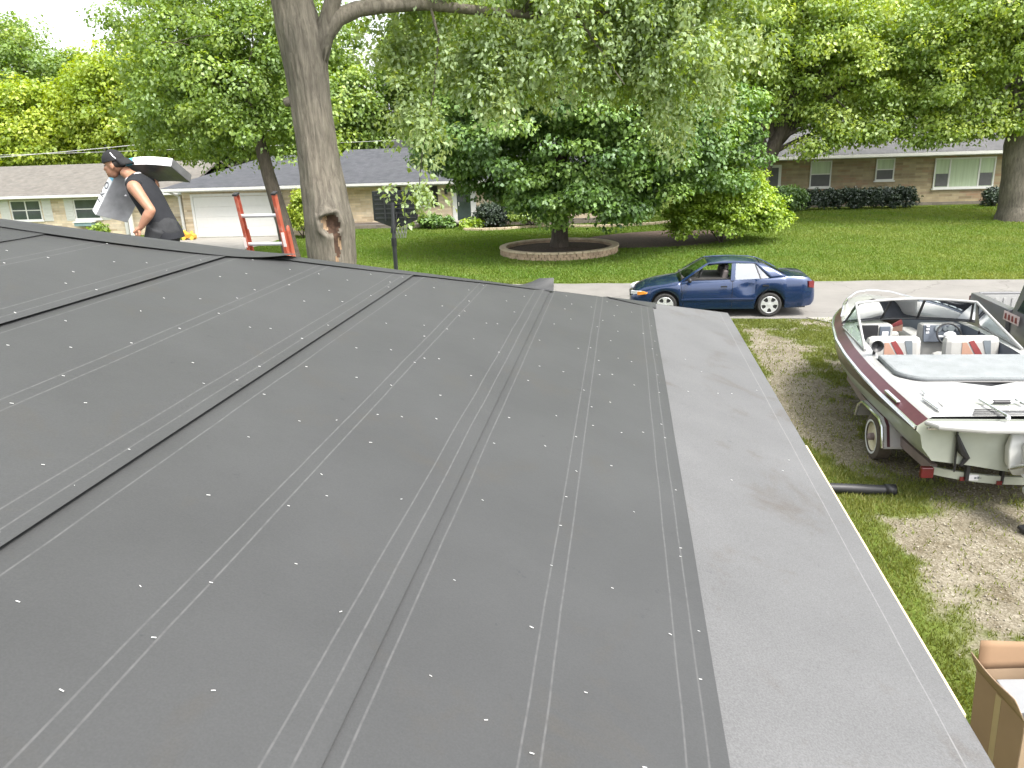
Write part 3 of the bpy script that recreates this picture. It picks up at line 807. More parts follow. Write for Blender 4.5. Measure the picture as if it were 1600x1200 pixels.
m_gdoor = mat('garage_door_white', (0.630, 0.630, 0.612), rough=0.5, var=0.025)
def gdoor(m):
    for i in range(4): m.bx(-22.9, -18.0, 40.955, 40.985, 0.02 + i * 0.535, 0.545 + i * 0.535)
    m.bx(-22.9, -18.0, 40.97, 40.999, 0.02, 2.15)
hpart('garage_door', m_gdoor, hB, oB, gdoor, bevel=0.008)
hpart('door_trim', m_white, hB, oB, lambda m: (m.bx(-23.05, -22.91, 40.94, 40.999, 0, 2.3), m.bx(-17.99, -17.85, 40.94, 40.999, 0, 2.3), m.bx(-22.9, -18.0, 40.94, 40.999, 2.17, 2.3)))
dr = hpart('front_door', m_white, hB, oB, lambda m: (m.bx(-9.45, -9.2, 44.43, 44.52, 0.3, 2.3), m.bx(-8.42, -8.12, 44.43, 44.52, 0.3, 2.3), m.bx(-9.2, -8.42, 44.43, 44.52, 2.2, 2.3)))
hpart('storm_glass', m_pane, dr, oB, lambda m: m.bx(-9.2, -8.42, 44.46, 44.49, 0.3, 2.2))
hpart('handle', m_gutter, dr, oB, lambda m: m.bx(-9.12, -9.08, 44.40, 44.46, 1.1, 1.3))
hpart('door_step', cm, hB, oB, lambda m: m.bx(-9.8, -7.7, 43.6, 44.42, 0.221, 0.31))
win_at(hB, oB, -12.3, -10.75, 1.15, 2.2, 44.5, mull=1, pane=m_pane_light)
shut_at(hB, oB, -10.68, -10.28, 1.1, 2.22, 44.5, m_black)
shut_at(hB, oB, -12.8, -12.38, 1.1, 2.22, 44.5, m_black)
win_at(hB, oB, -6.0, -4.2, 1.15, 2.2, 44.5, mull=2)
shut_at(hB, oB, -6.5, -6.06, 1.1, 2.22, 44.5, m_black)
shut_at(hB, oB, -4.14, -3.7, 1.1, 2.22, 44.5, m_black)
hpart('wall_lamp', m_black, hB, oB, lambda m: (m.bx(-9.86, -9.72, 44.36, 44.48, 1.75, 1.98), m.prism([(-9.9, 44.34, 1.985), (-9.68, 44.34, 1.985), (-9.79, 44.40, 2.08)], (0, 0.14, 0))))

# --- house C, right
hC = thing('stone_house', 'long tan stone house with grey roof behind the right lawn and clipped hedge', 'house', (14, 46, 0.45))
oC = (-14, -46, -0.45)
hpart('wall', m_stone_c, hC, oC, lambda m: m.bx(7.3, 30, 46, 56, 0.1, 3.02))
hpart('foundation', m_found, hC, oC, lambda m: m.bx(7.25, 30.05, 45.93, 45.999, 0.1, 0.6))
hpart('roof', m_shingle_c, hC, oC, lambda m: gable_roof(m, 6.7, 30.8, 45.35, 51, 56.6, 3.20, 5.0, 4.6, 4.0))
hpart('gutter', m_gutter, hC, oC, lambda m: (m.bx(6.7, 30.8, 45.23, 45.34, 3.03, 3.18), m.bx(6.8, 30.6, 45.36, 45.99, 2.98, 3.02)))
win_at(hC, oC, 9.95, 11.05, 1.5, 2.9, 46, screen=True, pane=m_pane_light)
win_at(hC, oC, 13.3, 14.25, 1.78, 2.92, 46, screen=True, pane=m_pane_light)
w3 = win_at(hC, oC, 16.25, 19.25, 1.3, 2.85, 46, mull=1, split=False, pane=m_pane_light)
for xa in (16.98, 18.44): hpart('mullion', m_white, w3, oC, lambda m: m.bx(xa, xa + 0.08, 45.955, 46.0, 1.37, 2.78))
for xa in (16.36, 18.54): hpart('screen', m_screen, w3, oC, lambda m: m.bx(xa, xa + 0.6, 45.962, 45.972, 1.4, 2.05))
win_at(hC, oC, 23.2, 24.4, 1.6, 2.85, 46, screen=True)
dC = hpart('front_door', m_white, hC, oC, lambda m: m.bx(7.65, 8.45, 45.94, 45.998, 0.65, 2.75))
hpart('storm_glass', m_screen, dC, oC, lambda m: m.bx(7.8, 8.3, 45.925, 45.939, 0.9, 2.6))

# ================================================================== TREES
def unit(v): return v / np.maximum(np.linalg.norm(v, axis=-1, keepdims=True), 1e-9)
def leaves_mesh(name, parent, m, C, Nrm, size, tint, droop=0.55, jit=0.8, wid=0.36, seed=1, origin=(0, 0, 0), fold=0.12):
    """every leaf is one folded four-cornered blade; C positions, Nrm outward directions"""
    rg = np.random.default_rng(seed)
    n = len(C)
    nr = unit(Nrm * 0.6 + np.array([0, 0, 0.55]) + jit * rg.normal(size=(n, 3)) * 0.6)
    t = rg.normal(size=(n, 3)) + Nrm * 0.8 - np.array([0, 0, droop * 2])
    t = unit(t - nr * np.sum(t * nr, -1, keepdims=True))
    s = np.cross(nr, t)
    Ls = (size * (0.65 + 0.7 * rg.random(n)))[:, None]
    V = np.empty((n, 4, 3))
    V[:, 0] = C
    V[:, 1] = C + t * Ls * 0.45 + s * Ls * wid + nr * Ls * fold
    V[:, 2] = C + t * Ls
    V[:, 3] = C + t * Ls * 0.45 - s * Ls * wid + nr * Ls * fold
    V -= np.array(origin)
    F = np.arange(4 * n).reshape(n, 4)
    return np_mesh(name, V.reshape(-1, 3), F, m, parent, attr={'tint': ('FACE', np.clip(tint, 0, 1))})

def limb_pts(a, b, sag, rg, n=7, wob=0.06):
    a, b = np.array(a, float), np.array(b, float)
    Ln = np.linalg.norm(b - a)
    out = []
    ph = rg.random(3) * 6
    for i in range(n):
        t = i / (n - 1)
        p = a + (b - a) * t + np.array([0, 0, sag * Ln * math.sin(math.pi * t)])
        p = p + wob * Ln * math.sin(math.pi * t) * np.array([math.sin(ph[0] + 4 * t), math.sin(ph[1] + 5 * t), 0.4 * math.sin(ph[2] + 4 * t)])
        out.append(Vector(p))
    return out

def crown_clumps(ells, n, seed, shell=0.75, flo=-1.0):
    """clump centres inside a union of ellipsoids (cx,cy,cz,rx,ry,rz,weight), biased to the shell"""
    rg = np.random.default_rng(seed)
    w = np.array([e[6] if len(e) > 6 else e[3] * e[4] * e[5] for e in ells]); w = w / w.sum()
    C, Nn = [], []
    for i in rg.choice(len(ells), n, p=w):
        e = ells[i]
        d = unit(rg.normal(size=3))
        if d[2] < flo: d[2] = -d[2] * 0.3
        rr = shell + (1 - shell) * rg.random() if rg.random() < 0.72 else rg.random() ** 0.5 * shell
        C.append([e[0] + d[0] * e[3] * rr, e[1] + d[1] * e[4] * rr, e[2] + d[2] * e[5] * rr]); Nn.append(d)
    return np.array(C), np.array(Nn)

def clump_leaves(C, Nn, per, rad, seed, flat=0.62, hang=0.0, var=0.5):
    rg = np.random.default_rng(seed)
    n = len(C)
    cnt = np.maximum(3, (per * (0.45 + 1.1 * rg.random(n))).astype(int))
    idx = np.repeat(np.arange(n), cnt)
    d = unit(rg.normal(size=(len(idx), 3)))
    r = (rad * (0.6 + 0.8 * rg.random(n)))[idx]
    rr = (0.35 + 0.65 * rg.random(len(idx)) ** 0.6)
    P = C[idx] + d * (r * rr)[:, None] * np.array([1, 1, flat])
    if hang: P[:, 2] -= hang * rg.random(len(idx)) ** 2 * r
    nn = unit(d + 0.6 * Nn[idx])
    ct = rg.random(n)[idx]
    return P, nn, ct, rr

def tree(name, label, trunk, radii, ells, nclump, per, rad, size, lm, bm, seed, limbs=6, cat='tree', group=None, flat=0.62, droop=0.5, hang=0.0, shell=0.75, extra=None, limb_r=0.3, keep=None, wid=0.36, flo=-1.0, branch_from=0.45, tvar=0.5):
    base = trunk[0]
    t = thing(name, label, cat, base, 0, group)
    off = Vector(base)
    rg = np.random.default_rng(seed)
    m = MB()
    # smooth trunk through control points with root flare
    tp, tr = [], []
    for i in range(len(trunk) - 1):
        for k in range(6):
            f = k / 6
            tp.append(Vector(trunk[i]) * (1 - f) + Vector(trunk[i + 1]) * f); tr.append(radii[i] * (1 - f) + radii[i + 1] * f)
    tp.append(Vector(trunk[-1])); tr.append(radii[-1])
    m.tube([p - off for p in tp], tr, 14)
    for k, v in enumerate(m.v):
        q = Vector(v); nse = noise.noise(q * 2.5 + Vector((seed, 0, 0)))
        m.v[k] = tuple(q + Vector((q.x, q.y, 0)).normalized() * 0.06 * radii[0] * nse)
    C, Nn = crown_clumps(ells, nclump, seed, shell, flo)
    if keep is not None:
        kk = np.array([keep(c) for c in C]); C, Nn = C[kk], Nn[kk]
    sel = rg.choice(len(C), min(limbs, len(C)), replace=False)
    for j, i in enumerate(sel):
        f = branch_from + (1 - branch_from) * rg.random()
        q = min(int(f * (len(tp) - 1)), len(tp) - 1)
        pts_ = limb_pts(tp[q], C[i], 0.06 + 0.1 * rg.random(), rg)
        r0 = max(tr[q] * limb_r * (0.7 + 0.5 * rg.random()), 0.03)
        m.tube([p - off for p in pts_], [r0 * (1 - 0.85 * k / 6) for k in range(7)], 7)
    if extra:
        for pts_, r0, r1 in extra:
            nn_ = len(pts_)
            m.tube([Vector(p) - off for p in pts_], [r0 + (r1 - r0) * k / (nn_ - 1) for k in range(nn_)], 10)
    m.build('trunk', bm, t, smooth=True, angle=180)
    P, nn, ct, rr = clump_leaves(C, Nn, per, rad, seed + 1, flat, hang)
    tint = 0.5 + tvar * (ct - 0.5) + 0.35 * (rg.random(len(P)) - 0.5)
    leaves_mesh('crown', t, lm, P, nn, size, tint, droop=droop, seed=seed + 2, origin=base, wid=wid)
    return t

bark_grey = bark_mat('bark_grey', (0.070, 0.060, 0.048), (0.221, 0.200, 0.168))
bark_dark = bark_mat('bark_dark', (0.040, 0.032, 0.026), (0.125, 0.105, 0.085))
bark_pale = bark_mat('bark_pale', (0.11, 0.10, 0.085), (0.30, 0.28, 0.245))
lf_silver = leaf_mat('silver_maple_leaf', [(0.0, (0.120, 0.185, 0.024)), (0.45, (0.205, 0.295, 0.045)), (0.75, (0.310, 0.400, 0.085)), (0.92, (0.42, 0.50, 0.19)), (1.0, (0.52, 0.60, 0.32))], under=(0.31, 0.41, 0.19), trans=0.42, gloss=0.05)
lf_dark = leaf_mat('dark_maple_leaf', [(0.0, (0.057, 0.129, 0.016)), (0.5, (0.110, 0.211, 0.027)), (1.0, (0.216, 0.339, 0.053))], trans=0.22, gloss=0.07)
lf_mid = leaf_mat('mid_leaf', [(0.0, (0.111, 0.193, 0.027)), (0.5, (0.182, 0.282, 0.043)), (1.0, (0.347, 0.443, 0.075))], trans=0.38, gloss=0.06)
lf_right = leaf_mat('right_tree_leaf', [(0.0, (0.129, 0.218, 0.030)), (0.5, (0.232, 0.332, 0.051)), (1.0, (0.464, 0.536, 0.100))], trans=0.42, gloss=0.06)
lf_yel = leaf_mat('yellow_green_leaf', [(0.0, (0.175, 0.265, 0.022)), (0.5, (0.270, 0.366, 0.034)), (1.0, (0.423, 0.483, 0.065))], trans=0.4, gloss=0.04)
lf_shrub = leaf_mat('light_shrub_leaf', [(0.0, (0.138, 0.230, 0.019)), (0.5, (0.230, 0.347, 0.029)), (1.0, (0.392, 0.512, 0.054))], trans=0.3, gloss=0.05)
lf_hedge = leaf_mat('hedge_leaf', [(0.0, (0.012, 0.024, 0.010)), (0.5, (0.024, 0.044, 0.016)), (1.0, (0.050, 0.080, 0.026))], trans=0.15, gloss=0.06)

# --- T1: big silver maple beside the house: trunk with burl, fork and a long limb to the right
T1 = thing('silver_maple', 'big grey-barked maple close behind the roof edge with a cut-limb scar', 'tree', (-5.30, 14, 0))
oT = Vector((-5.30, 14, 0))
def t1trunk(m):
    ctrl = [(0.05, 0, -0.1, 0.62), (0.02, 0, 0.5, 0.50), (0.0, 0, 1.6, 0.44), (0.02, 0, 2.5, 0.43), (0.02, 0, 3.2, 0.435), (0.0, 0, 3.55, 0.40), (-0.03, 0, 4.2, 0.36), (-0.07, 0, 5.0, 0.335), (-0.10, 0, 5.8, 0.34), (-0.16, 0, 6.4, 0.37), (-0.24, 0, 6.9, 0.33), (-0.34, 0.05, 7.8, 0.29), (-0.5, 0.1, 9.2, 0.24), (-0.4, 0.3, 11, 0.15), (-0.2, 0.4, 13, 0.05)]
    P, Rr = [], []
    for i in range(len(ctrl) - 1):
        sub = 26 if 1.5 < ctrl[i][2] < 3.6 else 8
        for k in range(sub):
            f = k / sub
            a, b = ctrl[i], ctrl[i + 1]
            P.append(Vector(a[:3]) * (1 - f) + Vector(b[:3]) * f); Rr.append(a[3] * (1 - f) + b[3] * f)
    n = 110; rings = []; kinds = []
    for p, r in zip(P, Rr):
        ring = []; kr = []
        for k in range(n):
            an = 2 * math.pi * k / n
            d = Vector((math.cos(an), math.sin(an), 0))
            rid = 0.020 * noise.noise((d.x * 5, d.y * 5, p.z * 0.9)) + 0.030 * noise.noise((d.x * 1.6, d.y * 1.6, p.z * 1.3 + 7)) + 0.016 * noise.noise((d.x * 13, d.y * 13, p.z * 2.2)) + 0.010 * noise.noise((d.x * 26, d.y * 26, p.z * 4))
            sx = (an - 5.12) * 0.47; sz = p.z - 3.19
            bb_ = math.exp(-(sz / 0.32) ** 2) * math.exp(-(sx / 0.30) ** 2)
            b2 = math.exp(-((p.z - 2.6) / 0.40) ** 2) * math.exp(-(sx / 0.22) ** 2)
            q = 1 + 0.22 * noise.noise((sx * 7, sz * 7, 2.2))
            rho = math.hypot(sx / 0.155, sz / 0.175) * q
            hole = math.exp(-(rho / 0.95) ** 4)
            lip = 0.055 * math.exp(-((rho - 1.35) / 0.28) ** 2) * (0.55 + 0.45 * math.cos(math.atan2(sz, sx) - 2.2)) 
            cx_ = 0.045 + 0.05 * math.sin(p.z * 5.0)
            gw = 0.050 + 0.025 * math.sin(p.z * 9 + 1)
            gr = math.exp(-((sx - cx_) / gw) ** 4) * float(sstep(2.0, 2.3, p.z)) * (1 - float(sstep(3.02, 3.12, p.z)))
            ring.append(p + d * (r + rid + 0.11 * bb_ + 0.07 * b2 - 0.17 * hole + lip - 0.045 * gr))
            kd = 0
            if gr > 0.5: kd = 1 if noise.noise((sx * 12, p.z * 3.5, 9)) < 0.12 else 2
            if rho < 0.98: kd = 1
            if 0.62 < rho < 1.02 and sx < -0.045 and sz > -0.12: kd = 2
            kr.append(kd)
        rings.append(ring); kinds.append(kr)
    f0 = len(m.f)
    m.loft(rings, True, True)
    for i in range(len(rings) - 1):
        for k in range(n): m.m[f0 + i * n + k] = kinds[i][k]
m = MB(); t1trunk(m)
def limb(m, pts, r0, r1, n=12):
    k = len(pts); m.tube([Vector(p) - oT for p in pts], [r0 + (r1 - r0) * i / (k - 1) for i in range(k)], n)
limb(m, [(-5.36, 14.12, 5.0), (-5.30, 14.08, 5.5), (-5.20, 14.05, 5.95), (-5.04, 14.04, 6.32), (-4.80, 14.10, 6.58), (-4.5, 14.3, 6.72), (-4.1, 14.6, 6.79), (-3.5, 15.0, 6.84), (-2.6, 15.5, 6.76), (-1.6, 15.9, 6.68), (-0.6, 16.2, 6.72), (0.5, 16.4, 6.6)], 0.215, 0.035)
limb(m, [(-5.3, 14.05, 5.7), (-5.05, 14.04, 6.3), (-4.85, 14.05, 6.8), (-4.6, 14.1, 7.4), (-4.0, 14.3, 8.6), (-3.2, 14.6, 10)], 0.19, 0.06)
limb(m, [(-1.9, 15.8, 6.7), (-1.3, 15.3, 7.2), (-0.4, 15.0, 7.6)], 0.05, 0.02)
limb(m, [(-2.4, 15.6, 6.74), (-2.0, 15.9, 6.2), (-1.5, 16.0, 5.6)], 0.035, 0.01)
limb(m, [(-0.9, 16.1, 6.7), (-0.5, 15.8, 6.1), (0.0, 15.5, 5.4)], 0.035, 0.01)
limb(m, [(-3.4, 15.0, 6.83), (-3.3, 15.1, 6.3), (-3.5, 15.3, 5.4), (-3.8, 15.4, 4.4), (-3.95, 15.4, 3.5)], 0.028, 0.006)
limb(m, [(-5.7, 14.1, 9.0), (-6.6, 13.4, 10.6), (-7.8, 12.6, 11.6), (-9.0, 12, 12)], 0.16, 0.04)
limb(m, [(-5.7, 14.2, 9.4), (-5.2, 13.6, 11.2), (-5.6, 12.4, 13.0), (-6.0, 11.5, 14)], 0.14, 0.04)
limb(m, [(-3.2, 14.6, 10), (-2.4, 14.6, 11.4), (-1.2, 14.8, 12.4)], 0.06, 0.03)
limb(m, [(-5.6, 14, 7.6), (-6.4, 14.2, 7.9), (-7.4, 14.6, 7.75), (-8.4, 15, 7.2)], 0.11, 0.02)
# dead stub on the left
limb(m, [(-5.62, 13.95, 5.25), (-5.74, 13.9, 5.27), (-5.82, 13.88, 5.25)], 0.10, 0.07)
m_heart = mat('decayed_heartwood', (0.055, 0.030, 0.018), rough=0.95, var=0.6, scale=9, bump=0.8, bscale=18)
m_raw = mat('exposed_sapwood', (0.26, 0.175, 0.105), rough=0.9, var=0.45, scale=8, bump=0.6, bscale=20, stretch=(5, 5, 1))
m.build('trunk', [bark_grey, m_heart, m_raw], T1, smooth=True, angle=180)
# foliage of T1: hanging sprays on the right limb, a curtain behind the trunk, an overhead spread
E1 = [(-0.9, 16.2, 6.3, 3.2, 1.6, 1.2), (-2.6, 15.6, 5.9, 1.2, 0.9, 0.9), (0.9, 16.6, 5.9, 1.9, 1.3, 1.3), (0.5, 16.6, 7.6, 3.0, 2.0, 1.2), (-3.2, 15.3, 7.6, 2.2, 1.6, 0.8), (1.2, 16.6, 4.9, 1.0, 0.8, 0.7)]
C, Nn = crown_clumps(E1, 640, 21, 0.55)
P, nn, ct, rr = clump_leaves(C, Nn, 105, 0.26, 22, 1.0, 1.3)
rgx = np.random.default_rng(3)
LS = [(P, nn, ct, 0.098)]
# thin yellow-green spray in front of the far house and the hoop
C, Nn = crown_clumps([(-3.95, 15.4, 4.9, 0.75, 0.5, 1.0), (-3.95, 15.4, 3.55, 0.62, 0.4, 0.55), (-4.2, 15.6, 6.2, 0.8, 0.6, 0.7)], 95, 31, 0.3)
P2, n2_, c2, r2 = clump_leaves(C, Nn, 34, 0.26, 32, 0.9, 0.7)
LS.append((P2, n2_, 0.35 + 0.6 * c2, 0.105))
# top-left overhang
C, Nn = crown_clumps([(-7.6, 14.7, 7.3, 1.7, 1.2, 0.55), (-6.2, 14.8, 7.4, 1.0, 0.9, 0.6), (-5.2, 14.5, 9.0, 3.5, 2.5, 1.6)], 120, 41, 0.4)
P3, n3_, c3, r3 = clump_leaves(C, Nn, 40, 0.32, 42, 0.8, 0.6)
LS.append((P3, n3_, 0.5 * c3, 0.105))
# the rest of the crown, high above the picture: it shades the far left of the roof
C, Nn = crown_clumps([(-6.6, 13.0, 12.6, 5.6, 5.2, 4.0), (-8.6, 11.5, 11.0, 4.0, 3.6, 2.6)], 340, 61, 0.6)
kk = C[:, 2] > 6.2 + 0.22 * C[:, 1]
C, Nn = C[kk], Nn[kk]
P4, n4_, c4, r4_ = clump_leaves(C, Nn, 46, 0.55, 62, 0.7, 0.3)
LS.append((P4, n4_, c4, 0.17))
PP = np.concatenate([a[0] for a in LS]); NN = np.concatenate([a[1] for a in LS]); CT = np.concatenate([a[2] for a in LS]); SZ = np.concatenate([np.full(len(a[0]), a[3]) for a in LS])
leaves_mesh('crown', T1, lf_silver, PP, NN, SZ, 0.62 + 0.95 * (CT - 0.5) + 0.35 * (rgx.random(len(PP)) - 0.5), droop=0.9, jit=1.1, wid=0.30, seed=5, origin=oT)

# --- T2 smaller tree left across the street (olive green), its trunk behind the ladder
tree('street_maple', 'slender leaning maple with dark trunk between ladder and big maple', [(-13.35, 31, -0.05), (-13.6, 31, 1.6), (-14.0, 31, 3.6), (-14.25, 31, 5.2), (-14.6, 31, 8), (-14.8, 31, 10.5)], [0.36, 0.30, 0.26, 0.22, 0.13, 0.04],
     [(-15.6, 31.5, 7.2, 4.6, 3.2, 3.3), (-13.0, 31, 5.4, 2.6, 2.0, 1.7), (-17.8, 32, 6.0, 3.0, 2.4, 2.1), (-12.5, 31.5, 9.4, 3.2, 2.6, 2.4), (-17.5, 32, 9.6, 3.4, 3.0, 1.9)], 760, 92, 0.62, 0.145, lf_mid, bark_dark, 51, limbs=14, droop=0.7, shell=0.5)
# --- T4 dark maple in the stone ring
tree('ring_maple', 'dense dark green maple growing out of the round stone ring', [(-2.62, 33, 0.0), (-2.60, 33, 0.6), (-2.58, 33, 1.5), (-2.5, 33, 3.5), (-2.4, 33, 6.5), (-2.3, 33, 9)], [0.46, 0.35, 0.32, 0.26, 0.16, 0.05],
     [(-1.9, 33, 4.7, 6.1, 5.2, 3.3), (-2.2, 33, 7.2, 5.0, 4.4, 2.9), (-6.2, 32.5, 4.4, 2.2, 2.2, 1.4), (2.6, 33, 4.4, 3.0, 2.8, 2.5), (-1.0, 30.6, 2.9, 3.2, 2.0, 1.5), (-1.6, 31, 2.4, 2.8, 2.2, 1.2), (-1.4, 29.8, 5.0, 3.8, 1.9, 1.6)], 1020, 165, 0.72, 0.155, lf_dark, bark_dark, 61, limbs=12, droop=0.6, shell=0.82, flat=0.42, flo=-0.9, tvar=0.8)
# --- T5 leaning multi-stemmed tree in front of the right house
tree('forked_tree', 'forked dark-trunked tree leaning right beside the yellow-green shrub', [(5.3, 40, 0.25), (5.9, 40, 1.6), (6.5, 40, 2.9), (7.2, 40, 4.4), (7.9, 40, 7), (8.4, 40, 10)], [0.62, 0.5, 0.42, 0.30, 0.2, 0.05],
     [(8.2, 40, 9.0, 4.2, 3.4, 3.9), (10.8, 39.5, 7.6, 3.6, 3.0, 2.6), (6.2, 40, 7.4, 2.6, 2.4, 2.6), (12.2, 39.4, 5.9, 3.0, 2.2, 1.2), (8.6, 39, 5.2, 1.8, 1.6, 0.9), (10.4, 38.8, 4.5, 2.4, 1.2, 0.65, 11), (8.3, 38.6, 3.8, 0.9, 0.8, 0.5, 2)], 700, 100, 0.66, 0.155, lf_right, bark_dark, 71, limbs=30, droop=0.8, shell=0.45,
     extra=[([(6.4, 40, 2.7), (6.3, 39.8, 4.2), (6.2, 39.6, 6.0), (6.0, 39.6, 8)], 0.3, 0.07), ([(6.9, 40, 3.7), (8.2, 39.8, 5.2), (9.8, 39.6, 6.4), (11, 39.5, 7.6)], 0.22, 0.05), ([(7.0, 40, 4.0), (8.8, 40, 5.8), (10.2, 40.2, 8.4)], 0.2, 0.05)])
# --- T6 far right maple
tree('lawn_maple', 'stout pale-trunked maple at the right edge in front of the stone house', [(17.5, 39, 0.2), (17.35, 39, 1.0), (17.2, 39, 2.6), (17.0, 39, 4.6), (16.7, 39, 7.2), (16.5, 39, 10.5)], [0.95, 0.66, 0.56, 0.46, 0.28, 0.06],
     [(16.2, 39, 9.0, 4.6, 3.6, 3.6), (13.6, 38.6, 7.2, 3.2, 2.6, 2.2), (14.0, 38.4, 5.8, 2.6, 2.0, 1.1), (17.6, 38, 5.6, 2.8, 2.2, 1.5), (19.6, 39, 7.4, 3.4, 3.0, 3.0), (12.6, 38.6, 5.2, 1.6, 1.2, 0.8), (14.4, 38.2, 4.5, 2.6, 1.2, 0.6, 10), (12.4, 38.2, 4.1, 1.0, 0.8, 0.45, 2)], 740, 100, 0.66, 0.155, lf_right, bark_grey, 81, limbs=30, droop=0.8, shell=0.45)
# --- background trees
def bgtree(label, x, y, h, rx, lm, seed, n=520, per=90, size=0.27, z0=2.2, name='background_tree', wob=1.0, group='trees behind the houses'):
    rg = random.Random(seed)
    el = [(x, y, z0 + (h - z0) * 0.5, rx, rx * 0.8, (h - z0) * 0.5)]
    for i in range(5):
        a = rg.random() * 6.28
        el.append((x + rx * 0.6 * math.cos(a), y + rx * 0.4 * math.sin(a), z0 + (h - z0) * rg.uniform(0.3, 0.85), rx * rg.uniform(0.35, 0.55), rx * 0.45, (h - z0) * rg.uniform(0.16, 0.26)))
    return tree(name, label, [(x, y, gzf(x, y) - 0.1), (x + 0.1, y, h * 0.3), (x, y, h * 0.6), (x + 0.2, y, h * 0.92)], [0.42, 0.32, 0.2, 0.05], el, n, per, 1.15, size, lm, bark_dark, seed, limbs=9, group=group, shell=0.7, tvar=0.7)
bgtree('pale yellow-green tree at the far left edge above the brown roof', -45.5, 58, 10.0, 4.6, lf_yel, 101)
bgtree('bright yellow-green tree with tall ragged top behind the worker', -37.5, 60, 12.6, 5.6, lf_yel, 102, n=640)
bgtree('tall dull green tree at the left picture edge against the sky', -52, 68, 16.2, 6.0, lf_mid, 103, n=580)
bgtree('mid green tree behind the brown roof, right of the yellow-green ones', -29.5, 60, 11.5, 5.2, lf_mid, 104, n=580)
bgtree('shadowy green tree behind the garage roof', -21.5, 58, 12.0, 5.0, lf_mid, 105, n=580)
bgtree('tall green tree behind the slate roof, right of the big maple', -12.0, 60, 15.0, 5.6, lf_mid, 106, n=680)
bgtree('green tree behind the slate roof, hidden mostly by the dark maple', -2.5, 60, 15.5, 6.2, lf_mid, 107, n=580)
bgtree('green tree behind the gap between the two stone houses', 7.0, 63, 17.0, 6.4, lf_right, 108, n=680)
bgtree('yellow-tinged tree behind the left half of the grey roof', 16.0, 62, 17.0, 6.0, lf_right, 109, n=680)
bgtree('olive tree behind the right half of the grey roof', 25.0, 60, 16.0, 6.4, lf_mid, 110, n=680)
bgtree('olive tree at the far right behind the grey roof', 34.0, 62, 15.0, 6.0, lf_right, 111, n=380)

# --- shrubs, hedge, plants
def bush(name, label, ells, nclump, per, rad, size, lm, seed, cat='shrub', group=None, base=None, flat=0.7, droop=0.2, stems=5, jit=0.8, shell=0.8):
    b = base or (ells[0][0], ells[0][1], gzf(ells[0][0], ells[0][1]))
    t = thing(name, label, cat, b, 0, group)
    C, Nn = crown_clumps(ells, nclump, seed, shell, -0.6)
    C[:, 2] = np.maximum(C[:, 2], b[2] + rad * 0.5)
    P, nn, ct, rr = clump_leaves(C, Nn, per, rad, seed + 1, flat)
    P[:, 2] = np.maximum(P[:, 2], b[2] + 0.02)
    rg = np.random.default_rng(seed)
    m = MB()
    for i in range(stems):
        q = C[rg.integers(len(C))]
        m.tube([p - Vector(b) for p in limb_pts((b[0] + 0.1 * rg.normal(), b[1] + 0.1 * rg.normal(), b[2] - 0.03), q, 0.05, rg)], [0.035 * (1 - 0.7 * k / 6) * max(1, rad * 2) for k in range(7)], 6)
    m.build('stem', bark_dark, t, smooth=True, angle=180)
    leaves_mesh('foliage', t, lm, P, nn, size, 0.5 + 0.6 * (ct - 0.5) + 0.35 * (rg.random(len(P)) - 0.5), droop=droop, jit=jit, seed=seed + 2, origin=b)
    return t
bush('spreading_shrub', 'large feathery yellow-green shrub right of the dark maple', [(4.1, 34.4, 1.45, 2.35, 1.9, 1.35), (5.3, 34.2, 1.3, 1.4, 1.3, 1.05), (4.0, 34.2, 2.5, 1.7, 1.4, 1.1), (2.8, 33.8, 0.9, 1.2, 1.1, 0.7)], 640, 60, 0.36, 0.125, lf_shrub, 201, flat=0.45)
bush('clipped_hedge', 'long low dark clipped hedge under the right house windows', [(9.6 + i * 0.55, 44.6, 0.95, 0.55, 0.5, 0.56) for i in range(10)], 420, 60, 0.22, 0.10, lf_hedge, 211, cat='hedge', base=(12, 44.6, gzf(12, 44.6)), stems=14)
bush('round_shrub', 'rounded mid-green shrub at the left end of the hedge', [(8.55, 44.3, 1.0, 0.95, 0.8, 0.66)], 130, 70, 0.26, 0.11, lf_dark, 221)
bush('dark_shrub', 'rounded dark shrub right of the black storm door', [(-7.0, 43.2, 0.62, 1.0, 0.8, 0.66), (-6.5, 43.2, 0.95, 0.6, 0.5, 0.5)], 150, 70, 0.26, 0.10, lf_hedge, 231)
bush('hosta', 'small yellow-green hosta below the black storm door', [(-8.05, 42.6, 0.28, 0.55, 0.5, 0.26)], 26, 30, 0.2, 0.17, lf_shrub, 241, cat='plant', droop=0.8, stems=3)
bush('leafy_perennial', 'blue-green leafy plant along the front ledge', [(-10.5, 43.2, 0.4, 0.75, 0.4, 0.36), (-9.8, 43.2, 0.36, 0.6, 0.4, 0.32)], 50, 40, 0.2, 0.16, lf_dark, 251, cat='plant', stems=4)
bush('leafy_perennial', 'smaller green plant left of the ledge plants, below the window', [(-11.9, 43.2, 0.25, 0.45, 0.3, 0.24)], 24, 30, 0.18, 0.13, lf_mid, 256, cat='plant', stems=3)
bush('entry_shrub', 'yellow-green bush between garage and big maple trunk', [(-16.4, 40.0, 1.1, 0.8, 0.8, 1.0), (-16.2, 40.0, 1.9, 0.6, 0.6, 0.6)], 140, 50, 0.28, 0.13, lf_yel, 261)
bush('grass_clump', 'tuft of green plant in front of the brown-roofed house', [(-28.9, 41.2, 0.35, 0.55, 0.4, 0.45)], 36, 40, 0.2, 0.15, lf_mid, 271, cat='plant', stems=3)
bush('garage_shrub', 'small green shrub beside the bin at the garage corner', [(-24.0, 40.3, 0.5, 0.32, 0.3, 0.55)], 30, 40, 0.2, 0.12, lf_mid, 281, cat='shrub', stems=3)
